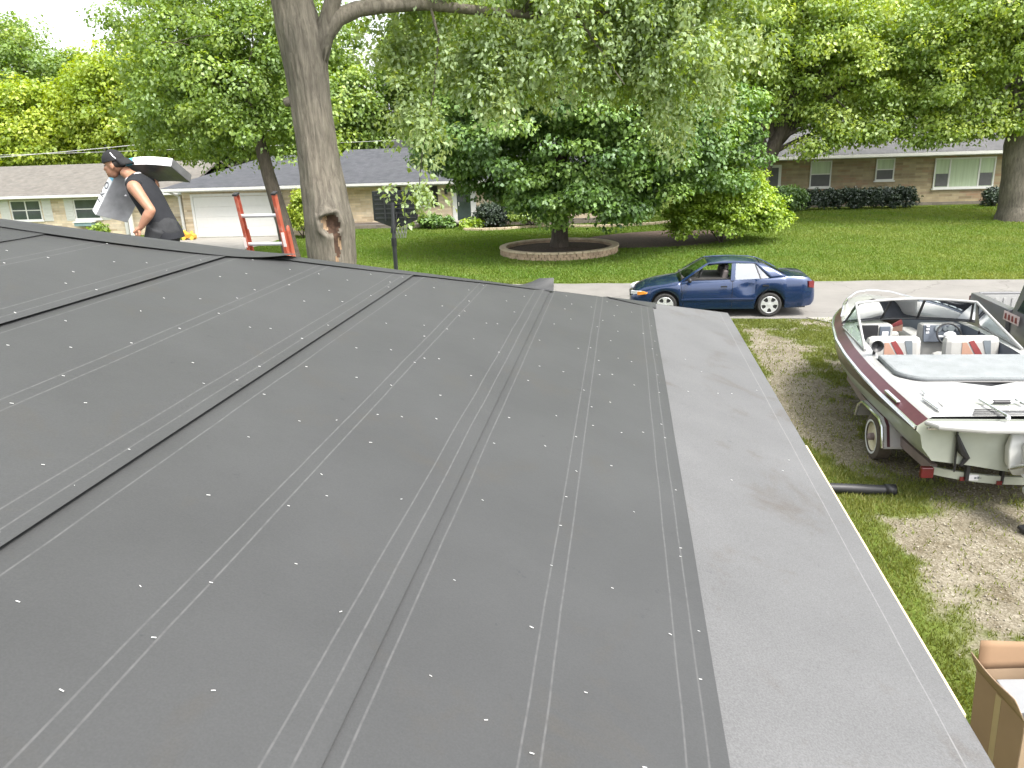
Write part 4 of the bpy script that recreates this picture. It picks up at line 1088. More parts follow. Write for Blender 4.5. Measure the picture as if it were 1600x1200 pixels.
bush('shaded_shrub', 'grey-green loose shrub under the left side of dark maple', [(-4.9, 43.0, 0.7, 1.1, 0.8, 0.6)], 70, 50, 0.3, 0.13, lf_mid, 291)
bush('corner_shrub', 'dark shrub by the stone wall behind the pale-trunked maple', [(18.9, 44.6, 0.85, 0.6, 0.5, 0.5)], 60, 50, 0.22, 0.11, lf_hedge, 295)

# --- stone ring and mulch
m_block = mat('ring_stone', (0.40, 0.30, 0.205), rough=0.9, var=0.3, scale=3, bump=0.5, bscale=25)
m_cap = mat('ring_cap_stone', (0.52, 0.43, 0.30), rough=0.9, var=0.18, scale=3, bump=0.4, bscale=25)
ring = thing('stone_ring', 'low round retaining ring of tan stone blocks around dark maple', 'planter', (-2.62, 32.9, 0))
def courses(m):
    rg = random.Random(4)
    for c in range(2):
        nb = 62
        for k in range(nb):
            a = 2 * math.pi * (k + 0.5 * c) / nb
            r = 2.32 + rg.uniform(-0.012, 0.012)
            m.box((r * math.cos(a), r * math.sin(a), 0.06 + c * 0.122), (0.2, 2 * math.pi * 2.32 / nb * 0.95, 0.118), Matrix.Rotation(a + rg.uniform(-.02, .02), 3, 'Z'))
part('block_course', m_block, ring, courses, bevel=0.012)
def capc(m):
    nb = 48
    for k in range(nb):
        a = 2 * math.pi * k / nb
        m.box((2.32 * math.cos(a), 2.32 * math.sin(a), 0.283), (0.27, 2 * math.pi * 2.32 / nb * 0.97, 0.07), Matrix.Rotation(a, 3, 'Z'))
part('cap_course', m_cap, ring, capc, bevel=0.012)
m_mulch = mat('mulch', (0.075, 0.050, 0.036), rough=1.0, var=0.6, scale=14, bump=1.0, bscale=30)
tag(part('mulch_bed', m_mulch, None, lambda m: m.grid(lambda a, b: (-2.62 + 2.24 * a * math.cos(2 * math.pi * b), 32.9 + 2.24 * a * math.sin(2 * math.pi * b), 0.15 + 0.09 * (1 - a * a) + 0.03 * noise.noise((a * 5, b * 20, 0))), 14, 40), smooth=True), 'dark mulch inside the stone ring', kind='structure')
tag(part('soil_patch', m_mulch, None, lambda m: m.grid(lambda a, b: (1.3 + 3.6 * a * (1 + .1 * math.sin(9 * b)) * math.cos(2 * math.pi * b), 36.2 + 2.7 * a * math.sin(2 * math.pi * b), gzf(1.3 + 3.6 * a * math.cos(2 * math.pi * b), 36.2 + 2.7 * a * math.sin(2 * math.pi * b)) + 0.02 + 0.03 * (1 - a)), 10, 40), smooth=True), 'bare brown soil under the big shrub', kind='structure')
edg = thing('garden_edging', 'curved low row of pale edging blocks in front of stone house', 'edging', (-4, 41.5, 0))
def edging(m):
    pts_ = [(-8.4, 42.0), (-7.4, 41.75), (-6.2, 41.9), (-5.2, 42.5), (-4.2, 42.9), (-3.0, 42.6), (-1.6, 42.1), (0.0, 41.7), (1.6, 41.6), (3.2, 41.9)]
    for i in range(len(pts_) - 1):
        a, b = Vector((*pts_[i], 0)), Vector((*pts_[i + 1], 0))
        n_ = max(1, int((b - a).length / 0.32))
        for k in range(n_):
            p = a.lerp(b, (k + 0.5) / n_); d = (b - a).normalized()
            z = gzf(p.x, p.y)
            m.box((p.x + 4, p.y - 41.5, z + 0.06), ((b - a).length / n_ * 0.94, 0.14, 0.15), Matrix.Rotation(math.atan2(d.y, d.x), 3, 'Z'))
part('block_row', m_cap, edg, edging, bevel=0.012)

# ================================================================== PERSON ON THE FAR ROOF SLOPE
def text_mesh(s, size, name):
    c = bpy.data.curves.new(name, 'FONT'); c.body = s; c.size = size; c.extrude = 0.0; c.align_x = 'CENTER'; c.align_y = 'CENTER'; c.offset = size * 0.012
    o = bpy.data.objects.new(name, c); COL.objects.link(o)
    bpy.context.view_layer.update()
    me = bpy.data.meshes.new_from_object(o.evaluated_get(bpy.context.evaluated_depsgraph_get()))
    bpy.data.objects.remove(o)
    return me
PX, PY = -4.78, 7.6
PZ = ZE + (YC - PY) * math.tan(A) + 0.012
m_skin = mat('skin', (0.34, 0.175, 0.11), rough=0.5, var=0.10, scale=9, spec=0.4)
m_skin.node_tree.nodes['Principled BSDF'].inputs['Subsurface Weight'].default_value = 0.08
m_skin.node_tree.nodes['Principled BSDF'].inputs['Subsurface Radius'].default_value = (0.02, 0.008, 0.004)
m_shirt = mat('charcoal_shirt', (0.008, 0.009, 0.012), rough=0.9, var=0.2, scale=10, bump=0.3, bscale=14)
m_short = mat('black_shorts', (0.022, 0.023, 0.025), rough=0.9, var=0.3, scale=8, bump=0.4, bscale=12)
m_cap_ = mat('black_cap', (0.009, 0.009, 0.010), rough=0.85, var=0.2)
m_hair = mat('dark_hair', (0.02, 0.015, 0.012), rough=0.7)
m_boot = mat('work_boot', (0.10, 0.075, 0.05), rough=0.8, var=0.3)
m_trim = mat('shirt_trim', (0.62, 0.62, 0.64), rough=0.8)
per = thing('person', 'worker in black sleeveless shirt and backwards cap carrying shingles on his shoulder', 'person', (PX, PY, PZ))

def cap_chain(m, pts, radii, n=14, ball=True):
    pts = [Vector(p) for p in pts]
    m.tube(pts, radii, n)
    if ball:
        for p, r in ((pts[0], radii[0]), (pts[-1], radii[-1])):
            rr = r if not hasattr(r, '__len__') else max(r)
            m.ball(p, rr * 0.98, 12, 8)
body = MB()
# torso: leaning forward (towards -X), hips at (.175,.71)
tor = [((0.185, 0.0, 0.70), (0.125, 0.150)), ((0.165, 0, 0.80), (0.115, 0.140)), ((0.125, 0, 0.93), (0.112, 0.142)), ((0.080, 0, 1.06), (0.122, 0.165)), ((0.035, 0, 1.16), (0.112, 0.175)), ((-0.01, 0, 1.235), (0.075, 0.115)), ((-0.06, 0, 1.275), (0.058, 0.062)), ((-0.115, 0, 1.32), (0.056, 0.058))]
def ell_rings(secs, n=20, grow=0.0, keep=None):
    rings = []
    for i, (c, (rx, ry)) in enumerate(secs):
        a = Vector(secs[max(i - 1, 0)][0]); b = Vector(secs[min(i + 1, len(secs) - 1)][0])
        t = (b - a).normalized(); y = Vector((0, 1, 0)); x = y.cross(t).normalized()
        rings.append([Vector(c) + x * ((rx + grow) * math.cos(2 * math.pi * k / n)) + y * ((ry + grow) * math.sin(2 * math.pi * k / n)) for k in range(n)])
    return rings
body.loft(ell_rings(tor), True, True)
# head turned down and a little forward; facing -X
HC = Vector((-0.200, -0.005, 1.385))
body.ball(HC + Vector((0.012, 0, 0.02)), (0.098, 0.077, 0.105), 18, 12)
body.ball(HC + Vector((-0.035, 0, -0.055)), (0.066, 0.058, 0.078), 16, 10)      # jaw
body.ball(HC + Vector((-0.072, 0, -0.105)), (0.026, 0.026, 0.022), 10, 7)       # chin
body.ball(HC + Vector((-0.076, 0, 0.012)), (0.024, 0.052, 0.016), 10, 7)        # brow
nose = [HC + Vector((-0.080, 0, 0.005)), HC + Vector((-0.104, 0, -0.030)), HC + Vector((-0.110, 0, -0.046)), HC + Vector((-0.085, 0, -0.054))]
body.tube(nose, [0.010, 0.013, 0.016, 0.011], 8); body.ball(nose[2], 0.016, 8, 6)
body.ball(HC + Vector((-0.090, 0, -0.074)), (0.012, 0.024, 0.006), 8, 6)        # lips
body.ball(HC + Vector((-0.088, 0, -0.085)), (0.011, 0.021, 0.007), 8, 6)
for sy in (-1, 1):
    body.ball(HC + Vector((0.022, 0.078 * sy, -0.018)), (0.022, 0.010, 0.032), 10, 7)   # ears
    body.ball(HC + Vector((-0.058, 0.040 * sy, -0.035)), (0.03, 0.022, 0.024), 8, 6)   # cheeks
# near (left) arm: hanging, elbow back, hand by the thigh
sh = Vector((0.075, -0.185, 1.165)); el = Vector((0.232, -0.235, 0.945)); wr = Vector((0.108, -0.265, 0.790))
cap_chain(body, [sh, sh.lerp(el, 0.3), sh.lerp(el, 0.65), el], [0.068, 0.060, 0.052, 0.045])
cap_chain(body, [el, el.lerp(wr, 0.3), el.lerp(wr, 0.7), wr], [0.045, 0.049, 0.038, 0.028])
def hand(m, w, d, side, curl=0.6, up=Vector((0, -1, 0))):
    """palm and five fingers, d = pointing direction, up = back of the hand"""
    d = d.normalized(); s = d.cross(up).normalized(); up = s.cross(d)
    k0 = w + d * 0.085
    m.tube([w, w + d * 0.03, w + d * 0.07, k0], [(0.028, 0.020), (0.037, 0.018), (0.041, 0.016), (0.038, 0.014)], 10)
    m.ball(w + d * 0.045, (0.034, 0.022, 0.036), 10, 7)
    for i, (o_, ln) in enumerate(((-0.030, 0.068), (-0.010, 0.078), (0.010, 0.073), (0.029, 0.056))):
        b = k0 + s * (o_ * side) - d * (0.006 * abs(i - 1.2))
        p = [b]; a = 0.25
        for sg in (0.45, 0.32, 0.23):
            a += curl * (0.8 + 0.1 * i)
            p.append(p[-1] + (d * math.cos(a) - up * math.sin(a)) * ln * sg)
        m.tube(p, [0.0100, 0.0095, 0.0085, 0.0070], 8); m.ball(p[-1], 0.007, 6, 5); m.ball(b, 0.0105, 6, 5)
    tb = w + d * 0.025 - s * (0.034 * side)
    tp_ = [tb, tb + d * 0.026 - s * (0.020 * side) - up * 0.010, tb + d * 0.052 - s * (0.022 * side) - up * 0.020, tb + d * 0.070 - s * (0.014 * side) - up * 0.026]
    m.tube(tp_, [0.014, 0.012, 0.0105, 0.008], 8); m.ball(tp_[-1], 0.008, 6, 5)
hand(body, wr + Vector((-0.004, -0.002, -0.006)), Vector((-0.75, -0.05, -0.62)), 1, 0.55, Vector((-0.45, -0.75, 0.5)))
# far (right) arm: raised under the bundle, gripping its front part
sh2 = Vector((0.05, 0.185, 1.165)); el2 = Vector((-0.16, 0.28, 1.00)); wr2 = Vector((-0.29, 0.30, 1.16))
cap_chain(body, [sh2, sh2.lerp(el2, 0.5), el2], [0.066, 0.056, 0.045])
cap_chain(body, [el2, el2.lerp(wr2, 0.4), wr2], [0.045, 0.047, 0.029])
hand(body, wr2, Vector((-0.2, -0.1, 0.9)), -1, 0.45, Vector((-0.8, 0.3, -0.2)))
# legs, mid stride, knees bent
SL = -math.tan(A)
def leg(hip, knee, ank, toe):
    cap_chain(body, [hip, hip.lerp(knee, 0.4), knee], [0.088, 0.078, 0.056])
    cap_chain(body, [knee, knee.lerp(ank, 0.35), ank], [0.055, 0.056, 0.038])
    cap_chain(body, [ank + Vector((0.03, 0, -0.03)), (ank + toe) / 2, toe], [0.036, 0.036, 0.026])
hipL, kneeL, ankL = Vector((0.19, -0.09, 0.70)), Vector((-0.02, -0.12, 0.42)), Vector((0.16, -0.11, 0.10 + 0.037))
hipR, kneeR, ankR = Vector((0.19, 0.09, 0.70)), Vector((0.08, 0.12, 0.36)), Vector((0.33, 0.12, 0.10 - 0.04))
leg(hipL, kneeL, ankL, ankL + Vector((-0.19, 0, -0.065)))
leg(hipR, kneeR, ankR, ankR + Vector((-0.19, 0, -0.065)))
bo = body.build('body', m_skin, per, smooth=True, angle=180)
rm_ = bo.modifiers.new('remesh', 'REMESH'); rm_.mode = 'VOXEL'; rm_.voxel_size = 0.006; rm_.use_smooth_shade = True
sm_ = bo.modifiers.new('smooth', 'SMOOTH'); sm_.factor = 0.5; sm_.iterations = 4
# eyes
for sy in (-1, 1):
    part('eye', m_black, per, lambda m: m.ball(HC + Vector((-0.083, 0.030 * sy, -0.010)), (0.008, 0.013, 0.006), 8, 6), smooth=True)
# hair round the nape below the cap
part('hair', m_hair, per, lambda m: (m.ball(HC + Vector((0.034, 0, 0.010)), (0.080, 0.078, 0.066), 16, 10),), smooth=True)
# cap, worn backwards: dome, white stitched opening strap, bill pointing back and down
capo = MB()
CX = Matrix.Rotation(-0.16, 3, 'Y')
def capdome(m):
    rings = []
    for i in range(9):
        t = i / 8 * math.pi / 2
        rings.append([HC + CX @ Vector((0.010 + 0.116 * math.cos(t) * math.cos(a), 0.094 * math.cos(t) * math.sin(a), 0.028 + 0.115 * math.sin(t))) for a in [2 * math.pi * k / 24 for k in range(24)]])
    m.loft(rings, True, True)
capdome(capo)
co_ = capo.build('cap', m_cap_, per, smooth=True, angle=60)
def bill(m):
    def fn(a, b):
        an = (b - 0.5) * 1.9
        r = 0.112 + a * 0.085
        p = Vector((0.012 + r * math.cos(an), (0.092 + 0.01 * a) * math.sin(an) * 1.05, 0.030 - 0.018 * a - 0.05 * a * a + 0.012 * math.cos(an * 1.6)))
        return HC + CX @ p
    m.grid(fn, 6, 12)
part('bill', m_cap_, co_, bill, smooth=True, solid=0.006)
part('strap', m_trim, co_, lambda m: m.tube([HC + CX @ Vector((0.082 + 0.0, -0.068, 0.04)), HC + CX @ Vector((0.062, -0.074, 0.075)), HC + CX @ Vector((0.045, -0.066, 0.105))], 0.006, 6), smooth=True)
# sleeveless shirt: follows the torso, big arm holes
def shirt(m):
    secs = [((0.215, 0, 0.63), (0.150, 0.178)), ((0.205, 0, 0.70), (0.148, 0.176)), ((0.178, 0, 0.78), (0.130, 0.158)), ((0.128, 0, 0.93), (0.126, 0.160)), ((0.080, 0, 1.06), (0.136, 0.180)), ((0.040, 0, 1.15), (0.128, 0.186)), ((0.005, 0, 1.215), (0.108, 0.150)), ((-0.03, 0, 1.252), (0.080, 0.092))]
    r = ell_rings(secs, 28)
    for i in range(len(r)):
        for k in range(28):
            p = r[i][k]; nz = noise.noise(Vector((p.x * 9, p.y * 6, p.z * 5 + p.x * 6))) * 0.014 + noise.noise(Vector((p.x * 20, p.y * 14, p.z * 12 + p.x * 14))) * 0.007
            r[i][k] = p + (p - Vector(secs[i][0])).normalized() * nz
    # carve the arm holes by pulling the side vertices under the arm inwards
    m.loft(r, True, False)
so_ = part('shirt', m_shirt, per, shirt, smooth=True, angle=180, sub=1)
# shoulder flaps of the shirt over the arm tops
part('shoulder_cloth', m_shirt, so_, lambda m: (m.ball(sh + Vector((-0.025, 0.045, 0.030)), (0.078, 0.078, 0.060), 14, 9), m.ball(sh2 + Vector((-0.02, -0.045, 0.03)), (0.075, 0.08, 0.058), 14, 9)), smooth=True)
part('collar_trim', m_trim, so_, lambda m: m.tube([Vector((-0.03, 0, 1.255)) + Vector((0.073 * math.cos(a), 0.082 * math.sin(a), 0.040 * math.cos(a))) for a in [2 * math.pi * k / 24 for k in range(26)]], 0.008, 6, cap=False), smooth=True)
part('chest_print', m_trim, so_, lambda m: (m.ball((-0.062, -0.135, 1.085), (0.006, 0.008, 0.011), 8, 6), m.ball((-0.092, -0.105, 1.083), (0.004, 0.011, 0.004), 8, 6)), smooth=True)
def shorts(m):
    for hip, knee in ((hipL, kneeL), (hipR, kneeR)):
        m.tube([hip + Vector((-0.01, 0, 0.05)), hip.lerp(knee, 0.4), hip.lerp(knee, 0.98)], [0.116, 0.105, 0.095], 16)
    m.loft(ell_rings([((0.20, 0, 0.64), (0.125, 0.16)), ((0.20, 0, 0.70), (0.150, 0.18)), ((0.183, 0, 0.78), (0.138, 0.166)), ((0.16, 0, 0.84), (0.122, 0.150))], 20), True, True)
sho = part('shorts', m_short, per, shorts, smooth=True, angle=180)
rm_ = sho.modifiers.new('remesh', 'REMESH'); rm_.mode = 'VOXEL'; rm_.voxel_size = 0.012; rm_.use_smooth_shade = True
for ank in (ankL, ankR):
    part('boot', m_boot, per, lambda m: (m.tube([ank + Vector((0.045, 0, -0.085)), ank + Vector((-0.05, 0, -0.085)), ank + Vector((-0.20, 0, -0.085))], [0.050, 0.050, 0.038], 12), m.tube([ank + Vector((0.01, 0, -0.08)), ank + Vector((0, 0, 0.06))], [0.054, 0.050], 12)), smooth=True)

# --- bundle of shingles bent over his far shoulder
bun = thing('shingle_bundle', 'plastic-wrapped shingle bundle with white lettered edge bent over the worker\'s shoulder', 'shingle bundle', (PX, PY + 0.06, PZ))
m_wrapw = mat('white_wrap', (0.76, 0.77, 0.78), rough=0.3, var=0.05, spec=0.6)
m_wrapg = mat('grey_wrap', (0.46, 0.47, 0.49), rough=0.28, var=0.25, scale=5, spec=0.6, bump=0.3, bscale=9)
m_wrapd = mat('dark_wrap', (0.10, 0.10, 0.105), rough=0.25, var=0.3, scale=6, spec=0.6, bump=0.3, bscale=9)
m_cyan = mat('cyan_wrap', (0.10, 0.50, 0.70), rough=0.35, var=0.05)
bp = [(-.575, .915), (-.50, 1.015), (-.425, 1.115), (-.352, 1.21), (-.285, 1.298), (-.205, 1.362), (-.115, 1.396), (-.02, 1.410), (.08, 1.412), (.18, 1.408), (.285, 1.398), (.39, 1.385)]
def cr(t):
    t = t * (len(bp) - 1); i = min(int(t), len(bp) - 2); f = t - i
    g = lambda j: Vector((bp[max(0, min(len(bp) - 1, j))][0], 0, bp[max(0, min(len(bp) - 1, j))][1]))
    a, b, c, d = g(i - 1), g(i), g(i + 1), g(i + 2)
    return 0.5 * ((2 * b) + (c - a) * f + (2 * a - 5 * b + 4 * c - d) * f * f + (3 * b - a - 3 * c + d) * f ** 3)
TH = 0.092
def bframe(t):
    p = cr(t); d = (cr(min(1, t + 0.01)) - cr(max(0, t - 0.01))).normalized()
    f = max(0, min(1, (t - 0.15) / 0.5)); f = f * f * (3 - 2 * f)
    W = (Vector((0.17, 0.30, -0.11)) * (1 - f) + Vector((0.10, 0.26, -0.17)) * f)
    W = W - d * W.dot(d) * 0.75
    W = W.normalized() * 0.335
    T = d.cross(W).normalized()
    if T.z < 0: T = -T
    return p, d, W, T
NB = 46
sects = []
for i in range(NB + 1):
    t = i / NB; p, d, W, T = bframe(t)
    p = p + Vector((0, -0.02 + 0.055 * (1 - abs(t * 2 - 1)), 0)) 
    sects.append([p - T * TH / 2, p + T * TH / 2, p + T * TH / 2 + W, p - T * TH / 2 + W])
def slab_(m):
    n = 4
    vs = [q for s_ in sects for q in s_]
    m.add(vs, [])
    for i in range(NB):
        t = (i + .5) / NB
        for k in range(4):
            a = i * 4 + k; b = i * 4 + (k + 1) % 4
            if k == 0: mi = 1 if (0.30 < t < 0.385 or 0.52 < t < 0.60) else 0
            elif k == 3: mi = 2 if t < 0.40 else 3  # underside: lit front and shaded rear put into two wrap greys
            elif k == 1: mi = 2
            else: mi = 0
            m.f.append((a, b, b + 4, a + 4)); m.m.append(mi)
    m.f.append((3, 2, 1, 0)); m.m.append(3)
    m.f.append(tuple(NB * 4 + k for k in range(4))); m.m.append(3)
part('wrapper', [m_wrapw, m_cyan, m_wrapg, m_wrapd], bun, slab_, bevel=0.008)
# lettering wrapped onto the white edge
def letter(ch, t0, size, mtl, name):
    me = text_mesh(ch, size, name)
    p, d, W, T = bframe(t0)
    p = p + Vector((0, -0.02 + 0.055 * (1 - abs(t0 * 2 - 1)), 0))
    nrm = -W.normalized(); nrm = (nrm - d * nrm.dot(d) - T * nrm.dot(T)).normalized()
    for v in me.vertices:
        v.co = p + d * v.co.x * 1.0 + T * v.co.y + nrm * 0.0035
    me.materials.append(mtl)
    o = bpy.data.objects.new(name, me); COL.objects.link(o); o.parent = bun
    return o
for ch, t0 in (('I', 0.105), ('K', 0.165), ('O', 0.240)): letter(ch, t0, 0.10, m_black, 'lettering')
m_greyink = mat('grey_ink', (0.32, 0.33, 0.34), rough=0.5)
letter('IKO', 0.79, 0.045, m_greyink, 'lettering')

for root_ in (per, bun):
    for o in root_.children_recursive:
        if o.type == 'MESH':
            for v in o.data.vertices: v.co.x -= 0.055 * max(0.0, v.co.z - 0.72) + 0.012

# ================================================================== LADDER
m_red = mat('red_fibreglass', (0.34, 0.075, 0.042), rough=0.45, var=0.18, scale=5, dirt=((0.42, 0.20, 0.155), 5.0, 0.52))
m_alu = mat('aluminium', (0.72, 0.73, 0.74), rough=0.32, metal=0.7, var=0.08)
m_label = mat('worn_label', (0.72, 0.64, 0.60), rough=0.7, var=0.15, scale=12)
lad = thing('extension_ladder', 'red fibreglass extension ladder leaning on the far eave, aluminium rungs', 'ladder', (-4.04, 9.62, 0))
LB, LT = Vector((0, 0, 0.02)), Vector((0, -1.0, 4.02))
ld = (LT - LB).normalized(); LL = (LT - LB).length
def channel(m, x, o, l0, l1, w=0.075, t=0.03, s=1):
    a, b = LB + ld * l0 + Vector((x, o, 0)), LB + ld * l1 + Vector((x, o, 0))
    m.bar(a, b, 0.006, w, up=(0, 1, 0.25))
    for q in (-1, 1):
        off = Vector((-s * t / 2, 0, 0)) + ld.cross(Vector((1, 0, 0))) * (q * w / 2)
        m.bar(a + off, b + off, t, 0.006, up=(0, 1, 0.25))
for s_ in (-1, 1):
    ro = part('rail', m_red, lad, lambda m: channel(m, 0.235 * s_, -0.07, 1.6, LL, s=s_))
    part('label', m_label, ro, lambda m: m.bar(LB + ld * (LL - 0.62) + Vector((0.235 * s_, -0.114, 0.01)), LB + ld * (LL - (0.45 if s_ > 0 else 0.50)) + Vector((0.235 * s_, -0.114, 0.01)), 0.034, 0.004, up=(0, 1, 0.25)))
    part('end_cap', m_black, ro, lambda m: m.bar(LB + ld * LL + Vector((0.235 * s_ - 0.01 * s_, -0.07, 0)), LB + ld * (LL + 0.02) + Vector((0.235 * s_ - 0.01 * s_, -0.07, 0)), 0.05, 0.085, up=(0, 1, 0.25)))
    part('base_rail', m_red, lad, lambda m: (channel(m, 0.262 * s_, 0.01, 0, LL - 0.42, s=s_), m.ball(LB + ld * (LL - 0.42) + Vector((0.258 * s_, 0.01, 0)), (0.016, 0.04, 0.05), 10, 8)))
    part('foot', m_black, lad, lambda m: m.box((0.262 * s_, 0.01, 0.03), (0.07, 0.12, 0.04)), bevel=0.006)
zz = LL - 0.24
while zz > 1.7:
    part('rung', m_alu, lad, lambda m: m.tube([LB + ld * zz + Vector((-0.235, -0.07, 0)), LB + ld * zz + Vector((0.235, -0.07, 0))], [(0.017, 0.022)] * 2, 10), smooth=True); zz -= 0.335
zz = 0.3
while zz < LL - 0.5:
    part('rung', m_alu, lad, lambda m: m.tube([LB + ld * zz + Vector((-0.26, 0.01, 0)), LB + ld * zz + Vector((0.26, 0.01, 0))], 0.016, 8), smooth=True); zz += 0.335

# ================================================================== BASKETBALL HOOP
hoop = thing('basketball_hoop', 'black basketball hoop on a pole near the street, seen from behind', 'basketball hoop', (-5.55, 19.0, 0))
m_pole = mat('hoop_pole', (0.030, 0.032, 0.036), rough=0.4, var=0.2)
m_bb = mat('black_backboard', (0.022, 0.024, 0.030), rough=0.25, var=0.2, spec=0.6)
m_net = mat('white_net', (0.30, 0.30, 0.28), rough=0.9)
part('pole', m_pole, hoop, lambda m: (m.tube([(0, 0, -0.05), (0, 0, 1.0)], 0.062, 12), m.tube([(0, 0, 1.0), (0, 0.0, 2.2)], 0.052, 12), m.tube([(0, 0, 2.2), (0, 0.05, 2.6), (0, 0.12, 3.15)], 0.045, 12)), smooth=True)
part('pole_collar', m_black, hoop, lambda m: (m.tube([(0, 0, 2.12), (0, 0, 2.32)], 0.068, 12), m.bar((-0.05, -0.02, 2.45), (-0.05, 0.28, 2.9), 0.02, 0.05), m.bar((0.05, -0.02, 2.45), (0.05, 0.28, 2.9), 0.02, 0.05)), smooth=True)
def board(m):
    pts_ = [(-0.56, 0.30, 2.72), (-0.10, 0.30, 2.54), (0.10, 0.30, 2.54), (0.56, 0.30, 2.72), (0.56, 0.30, 3.42), (-0.56, 0.30, 3.42)]
    m.prism(pts_, (0, 0.035, 0))
bbo = part('backboard', m_bb, hoop, board, bevel=0.01)
def ribs(m):
    for i in range(6): m.bx(-0.50, 0.50, 0.282, 0.299, 2.76 + i * 0.11, 2.785 + i * 0.11)
    for x_ in (-0.25, 0.25): m.bx(x_ - 0.02, x_ + 0.02, 0.268, 0.281, 2.7, 3.38)
part('rib', m_pole, bbo, ribs)
part('rim', m_red, hoop, lambda m: (m.tube([(0.23 * math.cos(a), 0.62 + 0.23 * math.sin(a), 2.68) for a in [2 * math.pi * k / 24 for k in range(26)]], 0.010, 6, cap=False), m.bx(-0.08, 0.08, 0.335, 0.40, 2.62, 2.70)), smooth=True)
def net(m):
    for k in range(12):
        for sg in (1, -1):
            pts_ = []
            for i in range(9):
                t = i / 8; a = 2 * math.pi * k / 12 + sg * t * 0.9
                r = 0.23 - 0.10 * t ** 0.7
                pts_.append((r * math.cos(a), 0.62 + r * math.sin(a), 2.67 - 0.42 * t))
            m.tube(pts_, 0.008, 5)
part('net', m_net, hoop, net, smooth=True)

# ================================================================== SMALL THINGS BY THE GARAGE
m_bin = mat('green_bin', (0.030, 0.085, 0.085), rough=0.5, var=0.1)
bn = thing('wheelie_bin', 'dark green wheeled bin by the garage corner behind the worker', 'bin', (-24.75, 40.55, 0))
part('body', m_bin, bn, lambda m: m.loft([[Vector((x * (0.24 + 0.06 * t), y * (0.25 + 0.07 * t), 0.08 + 0.9 * t)) for x, y in ((-1, -1), (1, -1), (1, 1), (-1, 1))] for t in (0, .5, .92, 1)], True, True), bevel=0.02)
part('lid', m_bin, bn, lambda m: m.loft([[Vector((x * 0.33, y * 0.35 + 0.01, 0.981)) for x, y in ((-1, -1), (1, -1), (1, 1), (-1, 1))], [Vector((x * 0.33, y * 0.35 + 0.01, 1.02)) for x, y in ((-1, -1), (1, -1), (1, 1), (-1, 1))], [Vector((x * 0.22, y * 0.24 + 0.01, 1.07)) for x, y in ((-1, -1), (1, -1), (1, 1), (-1, 1))]], True, True), bevel=0.015)
for sx in (-1, 1): part('wheel', m_black, bn, lambda m: m.lathe([(0.02, -0.03), (0.1, -0.03), (0.1, 0.03), (0.02, 0.03)], (0.29 * sx, 0.25, 0.1), 'x', 16, True), smooth=True)
m_orange = mat('orange_plastic', (0.85, 0.33, 0.04), rough=0.4, var=0.1)
m_yelp = mat('yellow_plastic', (0.85, 0.58, 0.08), rough=0.4, var=0.1)
ty = thing('toy_car', 'small orange and yellow plastic ride-on toy beside the garage door', 'toy', (-22.9, 40.0, 0.012))
part('body', m_orange, ty, lambda m: (m.loft([[Vector((x, y, z)) for y, z in ((-.16, .1), (.16, .1), (.17, h), (-.17, h))] for x, h in ((-.34, .3), (-.2, .42), (.0, .30), (.2, .34), (.36, .24))], True, True),), bevel=0.02)
part('backrest', m_yelp, ty, lambda m: m.box((-0.24, 0, 0.44), (0.06, 0.3, 0.12)), bevel=0.02)
part('windscreen', m_yelp, ty, lambda m: m.box((0.18, 0, 0.40), (0.03, 0.22, 0.12)), bevel=0.01)
for x_ in (-0.22, 0.24):
    for y_ in (-0.17, 0.17): part('wheel', m_yelp, ty, lambda m: m.lathe([(0.02, -0.03), (0.095, -0.03), (0.095, 0.03), (0.02, 0.03)], (x_, y_, 0.095), 'y', 14, True), smooth=True)
m_wire = mat('cable', (0.42, 0.42, 0.40), rough=0.6)
def wire(label, a, b, sag, r):
    t = part('utility_wire', m_wire, None, lambda m: m.tube([Vector(a).lerp(Vector(b), i / 30) - Vector((0, 0, sag * 4 * (i / 30) * (1 - i / 30))) for i in range(31)], r, 5), smooth=True)
    tag(t, label, 'wire', 'overhead wires')
wire('upper pale overhead wire crossing the yellow-green trees', (-60, 50, 4.1), (-18, 50, 5.9), 0.35, 0.022)
wire('lower thin overhead wire just above the brown roof ridge', (-60, 51, 4.9), (-14, 51, 4.75), 0.15, 0.014)

# ================================================================== BLUE CAR
m_car = mat('dark_blue_paint', (0.008, 0.026, 0.085), rough=0.25, metal=0.35, var=0.06, coat=1.0)
m_carglass = glass('car_glass', (0.50, 0.60, 0.58), 0.16)
m_carglass2 = glass('bright_car_glass', (0.55, 0.65, 0.68), 0.24, 0.04)
m_rubber = mat('tyre_rubber', (0.030, 0.029, 0.028), rough=0.85, var=0.25, scale=10)
m_hub = mat('silver_hubcap', (0.62, 0.63, 0.64), rough=0.35, metal=0.5, var=0.06)
m_lens = mat('headlamp_lens', (0.72, 0.74, 0.74), rough=0.1, spec=0.8)
m_amber = mat('amber_lens', (0.80, 0.30, 0.05), rough=0.15)
m_redlens = mat('red_lens', (0.12, 0.007, 0.010), rough=0.15, spec=0.7)
m_cabin = mat('car_interior', (0.035, 0.033, 0.032), rough=0.8, var=0.3)
m_maroonseat = mat('car_seat_cloth', (0.10, 0.085, 0.085), rough=0.9, var=0.3)
car = thing('sedan', 'dark blue four-door sedan parked at the road edge with dented rear door', 'car', (2.47, 21.2, 0.02), math.pi)
WF, WR_, WZ, RW = 1.40, -1.19, 0.300, 0.365
def lerp_tab(tab, x):
    for i in range(len(tab) - 1):
        if x <= tab[i + 1][0]:
            f = (x - tab[i][0]) / (tab[i + 1][0] - tab[i][0]); f = max(0, min(1, f))
            return tab[i][1] + (tab[i + 1][1] - tab[i][1]) * f
    return tab[-1][1]
